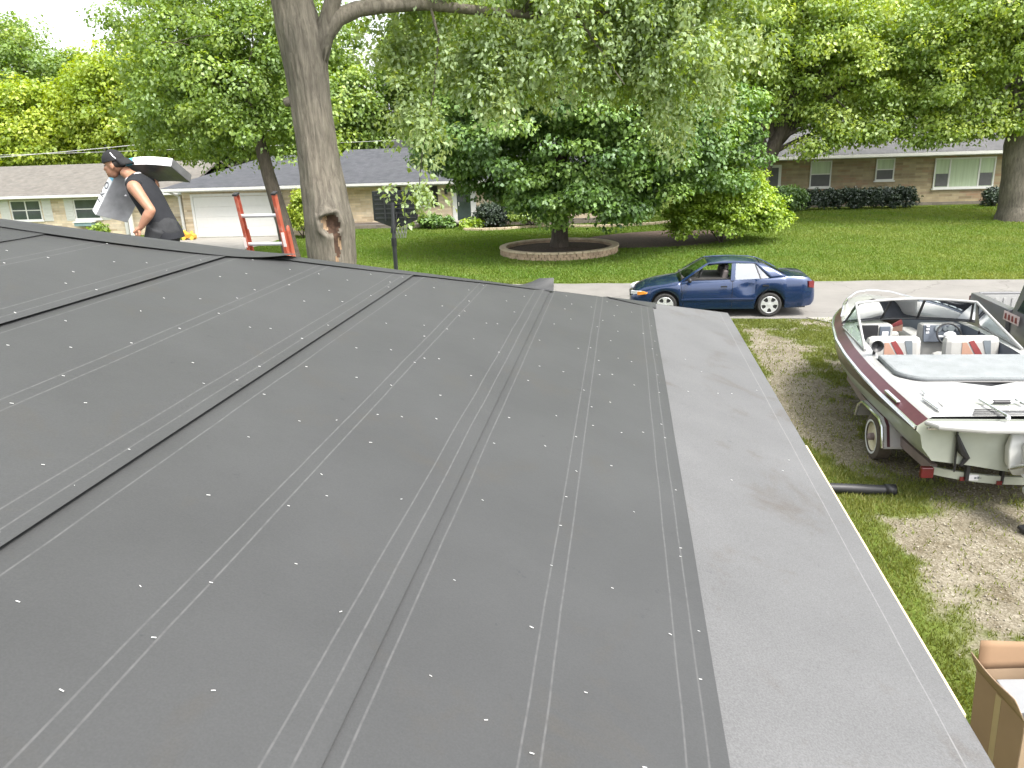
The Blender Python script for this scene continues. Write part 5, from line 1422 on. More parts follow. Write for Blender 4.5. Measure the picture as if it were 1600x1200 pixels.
T_top = [(-2.29, .70), (-2.24, .86), (-2.12, .965), (-1.75, 1.00), (-1.45, 1.0), (-0.8, .965), (0.0, .925), (0.9, .90), (1.05, .885), (1.6, .80), (1.95, .71), (2.15, .62), (2.24, .55), (2.29, .46)]
T_w = [(-2.29, .66), (-2.22, .74), (-2.0, .815), (-1.5, .842), (-0.6, .85), (0.6, .85), (1.3, .845), (1.8, .81), (2.1, .73), (2.22, .64), (2.29, .52)]
T_cr = [(-2.29, .02), (-1.5, .03), (0.9, .03), (1.1, .045), (1.9, .05), (2.29, .01)]
def zlow(x):
    z = lerp_tab([(-2.29, .36), (-2.2, .27), (-1.7, .22), (-1.0, .20), (1.0, .20), (1.8, .21), (2.2, .25), (2.29, .33)], x)
    for xw in (WF, WR_):
        d = abs(x - xw)
        if d < RW: z = max(z, WZ + math.sqrt(RW * RW - d * d))
    return z
stx = sorted(set([round(-2.29 + 0.0, 3), 2.29] + [round(x, 3) for x in np.arange(-2.26, 2.27, 0.045)] + [WF - RW + .001, WF + RW - .001, WR_ - RW + .001, WR_ + RW - .001, WF - RW - .004, WF + RW + .004, WR_ - RW - .004, WR_ + RW + .004]))
prof = [(0.0, .955), (.12, .985), (.30, 1.0), (.50, 1.0), (.68, .992), (.84, .97), (.94, .94), (1.0, .895)]
def carbody(m):
    rings = []
    for x in stx:
        w, zt, zl, c = lerp_tab(T_w, x), lerp_tab(T_top, x), zlow(x), lerp_tab(T_cr, x)
        half = []
        for t, q in prof:
            z = zl + (zt - zl) * t; y = w * q
            # shoulder crease and lower moulding ridge
            y += 0.012 * math.exp(-((z - 0.44) / 0.025) ** 2) * (1 if abs(x) < 1.0 else 0)
            half.append((y, z))
        top = [(w * .78, zt + c * .45), (w * .5, zt + c * .8), (w * .2, zt + c)]
        r = [Vector((x, -y, z)) for y, z in half + top] + [Vector((x, y, z)) for y, z in reversed(half + top)]
        # dent in the rear door on the side facing the camera (local +y)
        for k, p in enumerate(r):
            if p.y > 0.5:
                g = math.exp(-((p.x + 0.62) / 0.20) ** 2 - ((p.z - 0.77) / 0.12) ** 2)
                p.y -= 0.06 * g
                g2 = math.exp(-((p.x + 0.30 + (p.z - 0.72) * 2.2) / 0.06) ** 2 - ((p.z - 0.74) / 0.12) ** 2); p.y += 0.014 * g2
        rings.append(r)
    m.loft(rings, False, False)
    n = len(rings[0])
    for ri in (0, len(rings) - 1):
        b = len(m.v) - n * len(rings)
        for k in range(n // 2 - 1):
            m.f.append((ri * n + k, ri * n + k + 1, ri * n + n - 2 - k, ri * n + n - 1 - k)); m.m.append(0)
cb = part('body', m_car, car, carbody, smooth=True, angle=35)
part('underbody', m_black, car, lambda m: (m.bx(-2.1, 2.1, -0.60, 0.60, 0.19, 0.60), m.bx(WR_ + RW, WF - RW, -0.79, 0.79, 0.215, 0.5), m.bx(-2.12, WR_ - RW, -0.7, 0.7, 0.25, 0.55), m.bx(WF + RW, 2.1, -0.66, 0.66, 0.25, 0.5)))
# roof and pillars
def roof_(m):
    def fn(a, b):
        x = -0.92 + 1.26 * a; s_ = b * 2 - 1
        z = 1.385 - 0.055 * (2 * a - 0.95) ** 2 - 0.050 * abs(s_) ** 2.4
        return (x, s_ * (0.585 - 0.02 * abs(2 * a - 1)), z)
    m.grid(fn, 12, 13)
part('roof', m_car, car, roof_, smooth=True, angle=180, solid=0.03)
for s_ in (-1, 1):
    part('windscreen_pillar', m_car, car, lambda m: m.loft([[Vector((x + dx, s_ * (y + dy), z)) for dx, dy in ((-.04, -.02), (.04, -.03), (.045, .015), (-.03, .03))] for x, y, z in ((1.02, .745, .88), (.70, .69, 1.10), (.34, .585, 1.325), (.05, .565, 1.352))], True, True), smooth=True, angle=50)
    part('door_pillar', m_car, car, lambda m: m.loft([[Vector((x + dx, s_ * (y + dy), z)) for dx, dy in ((-.055, -.02), (.045, -.02), (.045, .012), (-.055, .012))] for x, y, z in ((-.26, .80, .92), (-.28, .715, 1.12), (-.30, .595, 1.335))], True, True), smooth=True, angle=50)
    def cpil(m):
        def fn(a, b):
            p0 = Vector((-1.18, .79, .955)).lerp(Vector((-1.62, .735, .985)), b); p1 = Vector((-0.80, .585, 1.335)).lerp(Vector((-0.97, .555, 1.315)), b)
            p = p0.lerp(p1, a) + Vector((0, .03, .02)) * math.sin(math.pi * a); p.y *= s_
            return p
        m.grid(fn, 7, 5)
    part('rear_pillar', m_car, car, cpil, smooth=True, angle=180, solid=0.02)
    part('roof_rail', m_car, car, lambda m: m.tube([(0.34, s_ * .585, 1.325), (0.0, s_ * .60, 1.345), (-.4, s_ * .60, 1.345), (-.85, s_ * .585, 1.325)], 0.022, 8), smooth=True)
    # side glass: rear door pane and quarter pane
    part('rear_window', m_carglass2 if s_ > 0 else m_carglass, car, lambda m: m.add([(-.33, s_ * .792, .935), (-.93, s_ * .785, .96), (-.80, s_ * .61, 1.31), (-.33, s_ * .612, 1.325)], [(0, 1, 2, 3)]))
    part('quarter_window', m_carglass2 if s_ > 0 else m_carglass, car, lambda m: m.add([(-.965, s_ * .785, .96), (-1.22, s_ * .775, .975), (-1.02, s_ * .68, 1.17), (-.84, s_ * .61, 1.29)], [(0, 1, 2, 3)]))
    part('window_bar', m_black, car, lambda m: m.bar((-.948, s_ * .788, .955), (-.82, s_ * .612, 1.31), .028, .014, up=(0, 1, .4)))
    part('door_handle', m_black, car, lambda m: (m.bar((.02 - .0, s_ * .862, .78), (-.13, s_ * .862, .782), .02, .032),))
    part('door_handle', m_black, car, lambda m: (m.bar((-1.0, s_ * .856, .80), (-1.14, s_ * .853, .802), .02, .032),))
    part('side_moulding', m_car, car, lambda m: m.bar((1.0, s_ * .866, .445), (-.80, s_ * .868, .46), .018, .05), bevel=0.005)
    mo = part('mirror', m_black, car, lambda m: (m.ball((.80, s_ * .93, .955), (.055, .10, .065), 12, 8), m.bar((.82, s_ * .80, .92), (.80, s_ * .90, .94), .05, .04)), smooth=True)
    part('headlight', m_lens, car, lambda m: m.loft([[Vector((x, s_ * y, z)) for z in (z0, z0 + .09)] + [Vector((x - .04, s_ * (y - .05), z)) for z in (z0 + .09, z0)] for x, y, z0 in ((2.262, .42, .535), (2.20, .62, .555), (2.03, .765, .575))], True, True), smooth=True, angle=40)
    part('turn_signal', m_amber, car, lambda m: m.loft([[Vector((x, s_ * y, z)) for z in (z0, z0 + h)] + [Vector((x - .04, s_ * (y - .05), z)) for z in (z0 + h, z0)] for x, y, z0, h in ((2.10, .735, .560, .085), (2.0, .790, .575, .085), (1.88, .822, .60, .03))], True, True), smooth=True, angle=40)
    part('tail_light', m_redlens, car, lambda m: m.loft([[Vector((x, s_ * y, z)) for z in (z0, z0 + h)] + [Vector((x + .04, s_ * (y - .05), z)) for z in (z0 + h, z0)] for x, y, z0, h in ((-2.275, .45, .70, .16), (-2.262, .70, .70, .17), (-2.12, .800, .74, .15))], True, True), smooth=True, angle=40)
    # door cut lines as thin dark seams
    part('door_seam', m_black, car, lambda m: [m.tube([(x1, s_ * .80, .92), (x2, s_ * .853, .75), (x3, s_ * .856, .5), (x4, s_ * .838, .25)], .005, 5) for x1, x2, x3, x4 in ((-.27, -.27, -.26, -.26), (1.0, .99, .97, .93), (-1.19, -1.15, -.93, -.84))])
m_ss = glass('windscreen_glass', (0.42, 0.52, 0.46), 0.10)
part('windscreen', m_ss, car, lambda m: m.grid(lambda a, b: ((1.06 + .06 * (1 - (2 * b - 1) ** 2)) * (1 - a) + (.36 + .05 * (1 - (2 * b - 1) ** 2)) * a, (2 * b - 1) * (.735 * (1 - a) + .575 * a), .895 * (1 - a) + (1.325 + .03 * (1 - (2 * b - 1) ** 2)) * a), 6, 11), smooth=True, angle=180)
part('rear_screen', m_ss, car, lambda m: m.grid(lambda a, b: ((-1.58 - .05 * (1 - (2 * b - 1) ** 2)) * (1 - a) + (-.93 - .03 * (1 - (2 * b - 1) ** 2)) * a, (2 * b - 1) * (.715 * (1 - a) + .56 * a), 1.0 * (1 - a) + (1.315 + .03 * (1 - (2 * b - 1) ** 2)) * a), 6, 11), smooth=True, angle=180)
part('interior', m_cabin, car, lambda m: (m.bx(-1.5, 1.0, -.70, .70, .80, .958), m.bx(.62, .98, -.68, .68, .95, .99)))
for s_ in (-1, 1):
    part('front_seat', m_maroonseat, car, lambda m: (m.box((-.10, .36 * s_, 1.0), (.14, .46, .30), Matrix.Rotation(-.2, 3, 'Y')), m.box((-.15, .36 * s_, 1.20), (.10, .24, .14), Matrix.Rotation(-.2, 3, 'Y'))), bevel=0.04)
part('rear_seat', m_maroonseat, car, lambda m: m.box((-1.12, 0, 1.02), (.16, 1.2, .22), Matrix.Rotation(-.3, 3, 'Y')), bevel=0.04)
part('steering_wheel', m_black, car, lambda m: m.tube([Vector((.52, .36, 1.0)) + Matrix.Rotation(-.5, 3, 'Y') @ Vector((0, .17 * math.cos(a), .17 * math.sin(a))) for a in [2 * math.pi * k / 20 for k in range(22)]], .014, 6, cap=False), smooth=True)
def car_wheel(x, y):
    sgn = 1 if y > 0 else -1
    w = part('wheel', m_rubber, car, lambda m: m.lathe([(.19, -.085 * sgn), (.27, -.095 * sgn), (.298, -.07 * sgn), (.300, 0), (.298, .07 * sgn), (.27, .095 * sgn), (.20, .085 * sgn)], (x, y, WZ), 'y', 32), smooth=True, angle=50)
    part('rim', m_black, w, lambda m: m.lathe([(.205, .08 * sgn), (.19, .03 * sgn), (.02, .02 * sgn)], (x, y, WZ), 'y', 28, True), smooth=True)
    def spokes(m):
        for k in range(5):
            a0 = 2 * math.pi * k / 5 + .3
            pts_ = [(-.055, .035), (.055, .035), (.034, .12), (.075, .20), (-.075, .20), (-.034, .12)]
            P = []
            for px_, pr_ in pts_:
                ca_, sa_ = math.cos(a0), math.sin(a0)
                P.append((x + pr_ * ca_ - px_ * sa_, y + (.098 - .06 * abs(pr_ - .2) * .5) * sgn, WZ + pr_ * sa_ + px_ * ca_))
            m.prism(P, (0, -.02 * sgn, 0))
        m.lathe([(.001, .10 * sgn), (.05, .097 * sgn), (.055, .08 * sgn)], (x, y, WZ), 'y', 16)
        m.lathe([(.193, .092 * sgn), (.205, .098 * sgn), (.214, .088 * sgn)], (x, y, WZ), 'y', 28)
    part('hubcap', m_hub, w, spokes, smooth=True, angle=30)
for x_ in (WF, WR_):
    for y_ in (-.735, .735): car_wheel(x_, y_)
part('licence_plate', m_trim, car, lambda m: m.box((-2.285, 0, .66), (.012, .30, .15)))
part('grille', m_black, car, lambda m: m.box((2.262, 0, .50), (.06, .7, .06)), bevel=.01)

# ================================================================== BOAT ON ITS TRAILER
m_gel = mat('white_gelcoat', (0.332, 0.332, 0.323), rough=0.25, var=0.03, coat=0.4, spec=0.5, dirt=((0.266, 0.260, 0.242), 1.6, 0.66))
m_beige = mat('pale_hull', (0.36, 0.385, 0.33), rough=0.3, var=0.05, coat=0.3, dirt=((0.36, 0.36, 0.30), 1.2, 0.6))
m_maroon = mat('maroon_gelcoat', (0.068, 0.016, 0.024), rough=0.35, var=0.15, coat=0.3, scale=9)
m_brown = mat('dark_brown_band', (0.055, 0.036, 0.024), rough=0.3, var=0.15, coat=0.3)
m_chrome = mat('chrome', (0.75, 0.76, 0.77), rough=0.15, metal=0.9, var=0.04)
m_pad = mat('grey_carpet', (0.20, 0.215, 0.22), rough=0.95, var=0.12, scale=5, bump=0.4, bscale=70, dirt=((0.15, 0.165, 0.17), 3.0, 0.62))
m_vinyl = mat('white_vinyl', (0.36, 0.355, 0.335), rough=0.45, var=0.05)
m_vgrey = mat('grey_vinyl', (0.13, 0.15, 0.165), rough=0.5, var=0.08)
m_vred = mat('red_vinyl', (0.20, 0.035, 0.035), rough=0.5, var=0.12)
m_vtan = mat('salmon_vinyl', (0.36, 0.21, 0.15), rough=0.5, var=0.08)
m_slate = mat('slate_panel', (0.085, 0.10, 0.125), rough=0.5, var=0.12)
m_sole = mat('dark_carpet', (0.035, 0.037, 0.042), rough=0.95, var=0.3)
m_bglass = glass('boat_windscreen', (0.62, 0.74, 0.68), 0.06)
boat = thing('speedboat', 'white and maroon open speedboat with grey sun pad, parked on its trailer', 'boat', (4.74, 9.5, 0), R(1.5))
B_st = [  # y, half beam at gunwale, gunwale z, half chine, chine z, keel z
    (-0.02, 1.27, 1.13, 1.04, .64, .48), (0.5, 1.30, 1.16, 1.07, .63, .45), (1.2, 1.325, 1.19, 1.08, .63, .43), (2.0, 1.33, 1.23, 1.08, .64, .42), (2.8, 1.30, 1.27, 1.04, .66, .42),
    (3.6, 1.22, 1.31, .95, .70, .43), (4.4, 1.06, 1.35, .78, .77, .47), (5.0, .88, 1.375, .58, .84, .55), (5.5, .66, 1.39, .38, .92, .68), (5.9, .40, 1.40, .19, 1.04, .86), (6.15, .17, 1.405, .06, 1.18, 1.06), (6.25, .04, 1.41, .015, 1.28, 1.22)]
def binterp(y, j):
    return lerp_tab([(r[0], r[j]) for r in B_st], y)
bys = [-0.02] + [round(v, 3) for v in np.arange(0.15, 6.2, 0.15)] + [6.25]
def hull(m):
    rings = []
    for y in bys:
        b, s_, c, cz, kz = [binterp(y, j) for j in range(1, 6)]
        tp = max(0.02, 1 - max(0, (y - 4.2) / 2.05) ** 2)      # deck width factor near the bow
        band = 0.035 + 0.065 * max(0, min(y, 4.2))
        half = [(0, kz), (c * .55, kz + (cz - kz) * .62), (c, cz), (c + (b - c) * .55, cz + (s_ - .12 - band - cz) * .5), (b - .065, s_ - .12 - band), (b - .012, s_ - .105), (b + .012, s_ - .085), (b + .012, s_ - .055), (b - .015, s_ - .045),
                (b - .13 * tp, s_ + .045), (b - .17 * tp, s_ + .062)]
        rings.append([Vector((x, y, z)) for x, z in half])
    n = 11
    for sg in (-1, 1):
        base = len(m.v)
        m.v += [(p.x * sg, p.y, p.z) for r in rings for p in r]
        mats_ = [1, 1, 1, 1, 3, 3, 4, 4, 2, 0]
        for i in range(len(rings) - 1):
            for k in range(n - 1):
                a = base + i * n + k
                m.f.append((a, a + 1, a + n + 1, a + n)); m.m.append(mats_[k])
    # transom, slightly raked
    r = rings[0]
    base = len(m.v)
    pr_ = [r[k] for k in (0, 1, 2, 3, 4, 5, 8, 9)]
    m.v += [(-p.x, p.y, p.z) for p in reversed(pr_)] + [(p.x, p.y, p.z) for p in pr_[1:]]
    m.f.append(tuple(range(base, base + 15))); m.m.append(1)
part('hull', [m_gel, m_beige, m_maroon, m_brown, m_chrome], boat, hull, smooth=True, angle=28)
# deck: side decks, stern deck, foredeck ring, with cockpit openings
def deck(m):
    def di(y):  # outer edge
        return max(.01, binterp(y, 1) - .17 * max(0.02, 1 - max(0, (y - 4.2) / 2.05) ** 2)), binterp(y, 2) + .062
    ys = [0.0, .3, .62, 1.0, 1.4, 1.8, 2.2, 2.6, 3.0, 3.4, 3.8, 4.2, 4.6, 5.0, 5.4, 5.75, 6.0, 6.2]
    for sg in (-1, 1):
        for i in range(len(ys) - 1):
            y0, y1 = ys[i], ys[i + 1]
            o0, z0 = di(y0); o1, z1 = di(y1)
            def inn(y, o):
                if y < 1.0: return 0.0
                if y <= 1.4: return .9 * (y - 1.0) / .4
                if y <= 4.2: return min(o - .16, .98)
                if y < 5.5: return max(0.0, o - .20)
                return 0.0
            i0, i1 = inn(y0, o0), inn(y1, o1)
            m.add([(sg * o0, y0, z0), (sg * o1, y1, z1), (sg * i1, y1, z1 + .018), (sg * i0, y0, z0 + .018)], [(0, 1, 2, 3)])
    # coaming walls down to the sole
    for sg in (-1, 1):
        for i in range(len(ys) - 1):
            y0, y1 = ys[i], ys[i + 1]
            if y0 < 1.4 or y1 > 5.5: continue
            o0, z0 = di(y0); o1, z1 = di(y1)
            i0 = min(o0 - .16, .98) if y0 <= 4.2 else max(0, o0 - .20); i1 = min(o1 - .16, .98) if y1 <= 4.2 else max(0, o1 - .20)
            m.cur = 1
            m.add([(sg * i0, y0, z0 + .018), (sg * i1, y1, z1 + .018), (sg * i1 * .97, y1, .82), (sg * i0 * .97, y0, .82)], [(0, 1, 2, 3)])
            m.cur = 0
part('deck', [m_gel, m_slate], boat, deck, smooth=True, angle=25)
part('sole', m_sole, boat, lambda m: m.add([(-1.0, 1.0, .82), (1.0, 1.0, .82), (1.0, 3.6, .82), (.75, 4.5, .83), (.3, 5.4, .86), (-.3, 5.4, .86), (-.75, 4.5, .83), (-1.0, 3.6, .82)], [(0, 1, 2, 3, 4, 5, 6, 7)]))
part('rub_rail', m_chrome, boat, lambda m: [m.tube([(sg * (binterp(y, 1) + .012), y, binterp(y, 2) - .07) for y in bys], .014, 6) for sg in (-1, 1)] + [m.tube([(-1.14, -.03, 1.06), (-.6, -.05, 1.06), (.6, -.05, 1.06), (1.14, -.03, 1.06)], .016, 6)], smooth=True)
# stern platform: moulded step with grooves and a folded boarding ladder
part('stern_platform', m_gel, boat, lambda m: m.prism([(-1.2, -.05, 1.10), (1.2, -.05, 1.10), (1.08, -.20, 1.09), (.6, -.30, 1.085), (-.6, -.30, 1.085), (-1.08, -.20, 1.09)], (0, 0, .07)), bevel=.025)
m_groove = mat('platform_groove', (0.10, 0.10, 0.10), rough=0.7)
for i in range(4): part('tread_strip', m_groove, boat, lambda m: m.bx(-.62 + .03 * i, .70, .02 + .055 * i, .044 + .055 * i, 1.2 + .002 * i, 1.216 + .003 * i))
part('deck_step', m_gel, boat, lambda m: m.bx(-.86, .90, .30, .60, 1.205, 1.232), bevel=.015)
part('deck_line', m_groove, boat, lambda m: m.tube([(.95, .635, 1.222), (-.80, .635, 1.222), (-.90, .60, 1.222), (-.93, .50, 1.221), (-.93, .28, 1.218)], .006, 5), smooth=True)
part('deck_emblem', m_vred, boat, lambda m: m.lathe([(.001, 1.232), (.05, 1.232), (.05, 1.226)], (-.52, .86, 0), 'z', 12), smooth=False)
part('fuel_cap', m_chrome, boat, lambda m: m.lathe([(.001, 1.243), (.045, 1.24), (.055, 1.228)], (.42, .82, 0), 'z', 14), smooth=True)
def bladder(m):
    for x_ in (-.30, .12):
        m.tube([(x_, -.12, 1.245), (x_ - .05, .12, 1.26), (x_ - .10, .40, 1.275)], .017, 8)
        m.ball((x_, -.12, 1.225), .03, 8, 6)
    m.tube([(-.38, .33, 1.272), (.04, .33, 1.272)], .012, 8)
    m.tube([(-.33, .10, 1.262), (.09, .10, 1.262)], .012, 8)
part('boarding_ladder', m_chrome, boat, bladder, smooth=True)
part('ladder_grip', m_black, boat, lambda m: m.tube([(-.27, .33, 1.272), (-.08, .33, 1.272)], .026, 8), smooth=True)
for sg in (-1, 1):
    part('grab_rail', m_chrome, boat, lambda m: (m.bar((sg * .95, .12, 1.235), (sg * 1.0, .52, 1.255), .055, .03),), bevel=.008)
    part('side_vent', m_chrome, boat, lambda m: [m.bar((sg * (binterp(y, 1) - .045 + .0), y, binterp(y, 2) + .006), (sg * (binterp(y + .42, 1) - .045), y + .42, binterp(y + .42, 2) + .006), .05, .03) for y in (.62,)], bevel=.008)
    part('stern_cleat', m_chrome, boat, lambda m: (m.bar((sg * .93, .64, 1.27), (sg * .93, .78, 1.275), .02, .02), m.box((sg * .93, .71, 1.255), (.02, .04, .03))), bevel=.005)
# sun pad / engine hatch
def pad(m):
    arc_ = [(-1.04 + .40 - .40 * math.cos(a), 1.56 - .36 * math.sin(a)) for a in np.linspace(0, math.pi / 2, 9)]
    left = [(-1.04, 2.18)] + arc_
    poly = left + [(-x, y) for x, y in reversed(left)]
    m.prism([(x, y, 1.25 + (y - 1.2) * .05) for x, y in poly], (0, 0, .08))
part('sun_pad', m_pad, boat, pad, bevel=.03)
part('pad_piping', m_black, boat, lambda m: m.tube([(-1.045, 2.16, 1.30)] + [(-1.04 + .40 - .41 * math.cos(a), 1.56 - .37 * math.sin(a), 1.262) for a in np.linspace(0, math.pi / 2, 10)] + [(0, 1.188, 1.262), (.64, 1.188, 1.262)], .018, 6), smooth=True)
# seats, back to back, with coloured panels
def seat(x):
    st = part('seat', m_vinyl, boat, lambda m: (m.box((x, 2.95, 1.14), (.80, .20, .62), Matrix.Rotation(-.10, 3, 'X')), m.box((x, 3.27, .95), (.74, .5, .26))), bevel=.09)
    Rr = Matrix.Rotation(-.10, 3, 'X')
    def panel(name, mt, poly):
        P = [Vector((x, 2.95, 1.14)) + Rr @ Vector((px_, -.102, pz_)) for px_, pz_ in poly]
        m = MB(); m.prism(P, Rr @ Vector((0, -.006, 0))); m.build(name, mt, st)
    panel('side_panel', m_vgrey, [(-.16, -.28), (-.16, -.02), (.10, -.28)])
    panel('flash', m_vtan, [(-.16, .02), (-.16, .22), (-.10, .22), (.20, -.28), (.13, -.28)])
    panel('flash', m_vred, [(-.07, .23), (.0, .25), (.10, .10), (.30, -.28), (.23, -.28), (.02, .06)])
    panel('corner_panel', m_vgrey, [(.13, .25), (.24, .25), (.26, -.02), (.18, .05)])
seat(-.56); seat(.56)
part('bow_seat', m_vinyl, boat, lambda m: (m.box((-.42, 4.75, .95), (.26, .9, .26)), m.box((.42, 4.75, .95), (.26, .9, .26)), m.box((0, 5.10, .93), (.5, .3, .2))), bevel=.05)
bsf = part('bow_seat_flash', m_vred, boat, lambda m: m.prism([(-.28, 4.34, 1.22), (.02, 4.34, 1.40), (.05, 4.34, 1.32)], (0, -.02, 0)))
part('bow_seat_flash', m_vtan, boat, lambda m: m.prism([(-.28, 4.34, 1.20), (.05, 4.34, 1.31), (.05, 4.34, 1.20)], (0, -.02, 0)))
# consoles and dash
for xa in (-.98, .22): part('console', m_vinyl, boat, lambda m: m.bx(xa, xa + .76, 3.95, 4.2, .83, 1.39), bevel=.05)
part('dash_panel', m_slate, boat, lambda m: m.box((.58, 3.935, 1.25), (.68, .03, .28), Matrix.Rotation(-.25, 3, 'X')), bevel=.01)
part('dash_panel', m_slate, boat, lambda m: m.box((-.36, 3.935, 1.24), (.17, .03, .27), Matrix.Rotation(-.1, 3, 'X')), bevel=.01)
part('glove_box', m_black, boat, lambda m: m.bx(-.92, -.47, 3.925, 3.945, 1.12, 1.40), bevel=.01)
m_dial = mat('gauge_face', (0.30, 0.33, 0.34), rough=0.2)
for x_, r_ in ((.46, .05), (.57, .035), (.66, .055), (.76, .035)):
    part('gauge', m_dial, boat, lambda m: m.lathe([(r_, 0), (r_, -.02), (r_ * .85, -.022), (.001, -.018)], (x_, 3.915 + .02, 1.33), 'y', 16), smooth=True, angle=40)
part('switch_column', m_trim, boat, lambda m: [m.box((.30, 3.925, 1.16 + .055 * i), (.05, .02, .03)) for i in range(5)])
part('sticker', m_trim, boat, lambda m: (m.box((-.36, 3.916, 1.25), (.10, .004, .09)),))
swc = Vector((.58, 3.78, 1.27)); SWR = Matrix.Rotation(-.55, 3, 'X')
part('steering_wheel', m_black, boat, lambda m: (m.tube([swc + SWR @ Vector((.185 * math.cos(a), 0, .185 * math.sin(a))) for a in [2 * math.pi * k / 28 for k in range(30)]], .016, 8, cap=False), m.tube([swc, swc + Vector((0, .16, -.05))], .03, 8)), smooth=True)
part('wheel_hub', m_trim, boat, lambda m: (m.ball(swc + SWR @ Vector((0, -.02, -.02)), (.10, .03, .065), 14, 8), m.bar(swc + SWR @ Vector((-.17, 0, -.03)), swc + SWR @ Vector((.17, 0, -.03)), .03, .02)), smooth=True)
part('throttle', m_black, boat, lambda m: (m.ball((.93, 3.55, 1.28), (.03, .07, .05), 10, 8), m.tube([(.93, 3.55, 1.28), (.88, 3.45, 1.40)], .014, 8)), smooth=True)
# port-side rolled cover tube leaning by the seat
part('horn', m_black, boat, lambda m: (m.lathe([(.001, .06), (.05, .05), (.085, -.02), (.088, -.03), (.07, -.02), (.03, .03), (.001, .035)], (-1.02, 2.30, 1.47), 'y', 20), m.tube([(-1.02, 2.36, 1.44), (-1.03, 2.38, 1.28)], .022, 8)), smooth=True)
# windscreen: frame rails, mullions, panes
WA = {-1: [(-1.10, 2.55, 1.34), (-1.06, 3.85, 1.39), (-.92, 3.75, 1.80)], 1: [(1.10, 2.55, 1.34), (1.06, 3.85, 1.39), (.92, 3.75, 1.80)]}
fl, frr = Vector(WA[-1][2]), Vector(WA[1][2])
def topy(x): return 3.75 + .24 * (1 - (x / .92) ** 2)
def boty(x): return 3.98 + .30 * (1 - (x / 1.06) ** 2)
part('windscreen_frame', m_gel, boat, lambda m: (m.tube([(x, topy(x), 1.80 + .015 * (1 - (x / .92) ** 2)) for x in np.linspace(-.92, .92, 17)], .022, 8), [m.tube([WA[sg][2], WA[sg][0]], .022, 8) for sg in (-1, 1)], [m.tube([WA[sg][0], WA[sg][1]], .014, 8) for sg in (-1, 1)]), smooth=True)
part('windscreen_bar', m_black, boat, lambda m: ([m.bar((x * 1.12, boty(x * 1.12), 1.435), (x, topy(x), 1.795), .035, .02) for x in (-.88, -.30, .22, .88)], m.tube([(x, boty(x) - .015, 1.425) for x in np.linspace(-1.04, 1.04, 17)], .013, 6)), smooth=False)
def wpane(m): m.grid(lambda a, b: ((-1.04 + 2.08 * b) * (1 - a) + (-.91 + 1.82 * b) * a, boty(-1.04 + 2.08 * b) * (1 - a) + topy(-.91 + 1.82 * b) * a, 1.43 * (1 - a) + 1.80 * a), 3, 21)
part('windscreen_pane', m_bglass, boat, wpane, smooth=True, angle=180)
for sg in (-1, 1): part('side_pane', m_bglass, boat, lambda m: m.add([WA[sg][0], WA[sg][1], WA[sg][2]], [(0, 1, 2)]))
# bow rail
part('bow_rail', m_chrome, boat, lambda m: (m.tube([(-.94, 4.4, 1.44)] + [(-(binterp(y, 1) - .14), y, binterp(y, 2) + .17) for y in (4.6, 5.0, 5.4)] + [(-.30, 5.78, 1.60), (0, 5.92, 1.61), (.30, 5.78, 1.60)] + [((binterp(y, 1) - .14), y, binterp(y, 2) + .17) for y in (5.4, 5.0, 4.6)] + [(.94, 4.4, 1.44)], .014, 8), [m.tube([(sg * (binterp(y, 1) - .14), y, binterp(y, 2) + .05), (sg * (binterp(y, 1) - .14), y, binterp(y, 2) + .17)], .011, 6) for sg in (-1, 1) for y in (4.7, 5.4)]), smooth=True)
# outdrive
m_drive = mat('drive_paint', (0.55, 0.56, 0.54), rough=0.35, var=0.06, coat=0.2)
odr = part('outdrive', m_drive, boat, lambda m: (
    m.loft([[Vector((x * w_, y_, z_)) for x, y_, z_ in ((-1, -.06, zt), (1, -.06, zt), (1, -.06 - dp, zt - .03), (-1, -.06 - dp, zt - .03))] for w_, zt, dp in ((.22, 1.02, .05), (.26, .86, .12), (.24, .66, .12), (.16, .54, .08))], True, True),
    m.loft([[Vector((sx * w_, yy, zz_)) for sx, yy in ((-1, y0), (1, y0), (1, y1), (-1, y1))] for w_, y0, y1, zz_ in ((.10, -.20, -.62, .98), (.13, -.18, -.66, .90), (.11, -.18, -.60, .72), (.06, -.22, -.55, .52), (.045, -.24, -.50, .36))], True, True),
    m.ball((0, -.40, .34), (.065, .30, .075), 14, 10), m.box((0, -.52, .60), (.34, .40, .025))), smooth=True, angle=45, bevel=.015)
part('skeg', m_drive, odr, lambda m: m.prism([(-.012, -.22, .30), (-.012, -.50, .30), (-.012, -.46, .16), (-.012, -.36, .15)], (.024, 0, 0)))
def prop(m):
    for k in range(3):
        a = 2 * math.pi * k / 3
        m.grid(lambda u, v: ((.05 + .13 * u) * math.cos(a + (v - .5) * 1.3), -.74 + .07 * (v - .5), .34 + (.05 + .13 * u) * math.sin(a + (v - .5) * 1.3)), 4, 5)
    m.lathe([(.05, -.68), (.055, -.78), (.02, -.82)], (0, 0, .34), 'y', 14, True)
part('propeller', m_black, odr, prop, smooth=True, solid=.008)
for sg in (-1, 1): part('trim_ram', m_chrome, boat, lambda m: m.tube([(sg * .20, -.12, .60), (sg * .15, -.50, .80)], [.030, .022], 10), smooth=True)
part('bellows', m_black, boat, lambda m: (m.tube([(0, -.1, .80), (0, -.26, .84)], .11, 12), m.tube([(.12, -.1, .9), (.16, -.28, .92), (.1, -.34, .9)], .025, 8)), smooth=True)
part('tie_down', m_black, boat, lambda m: (m.bar((-.80, -.045, 1.03), (-.78, -.06, .52), .05, .012), m.tube([(-.80, -.05, .98), (-.74, -.08, .80), (-.66, -.06, .70), (-.72, -.06, .60)], [.02, .05, .035, .02], 8)), smooth=True)

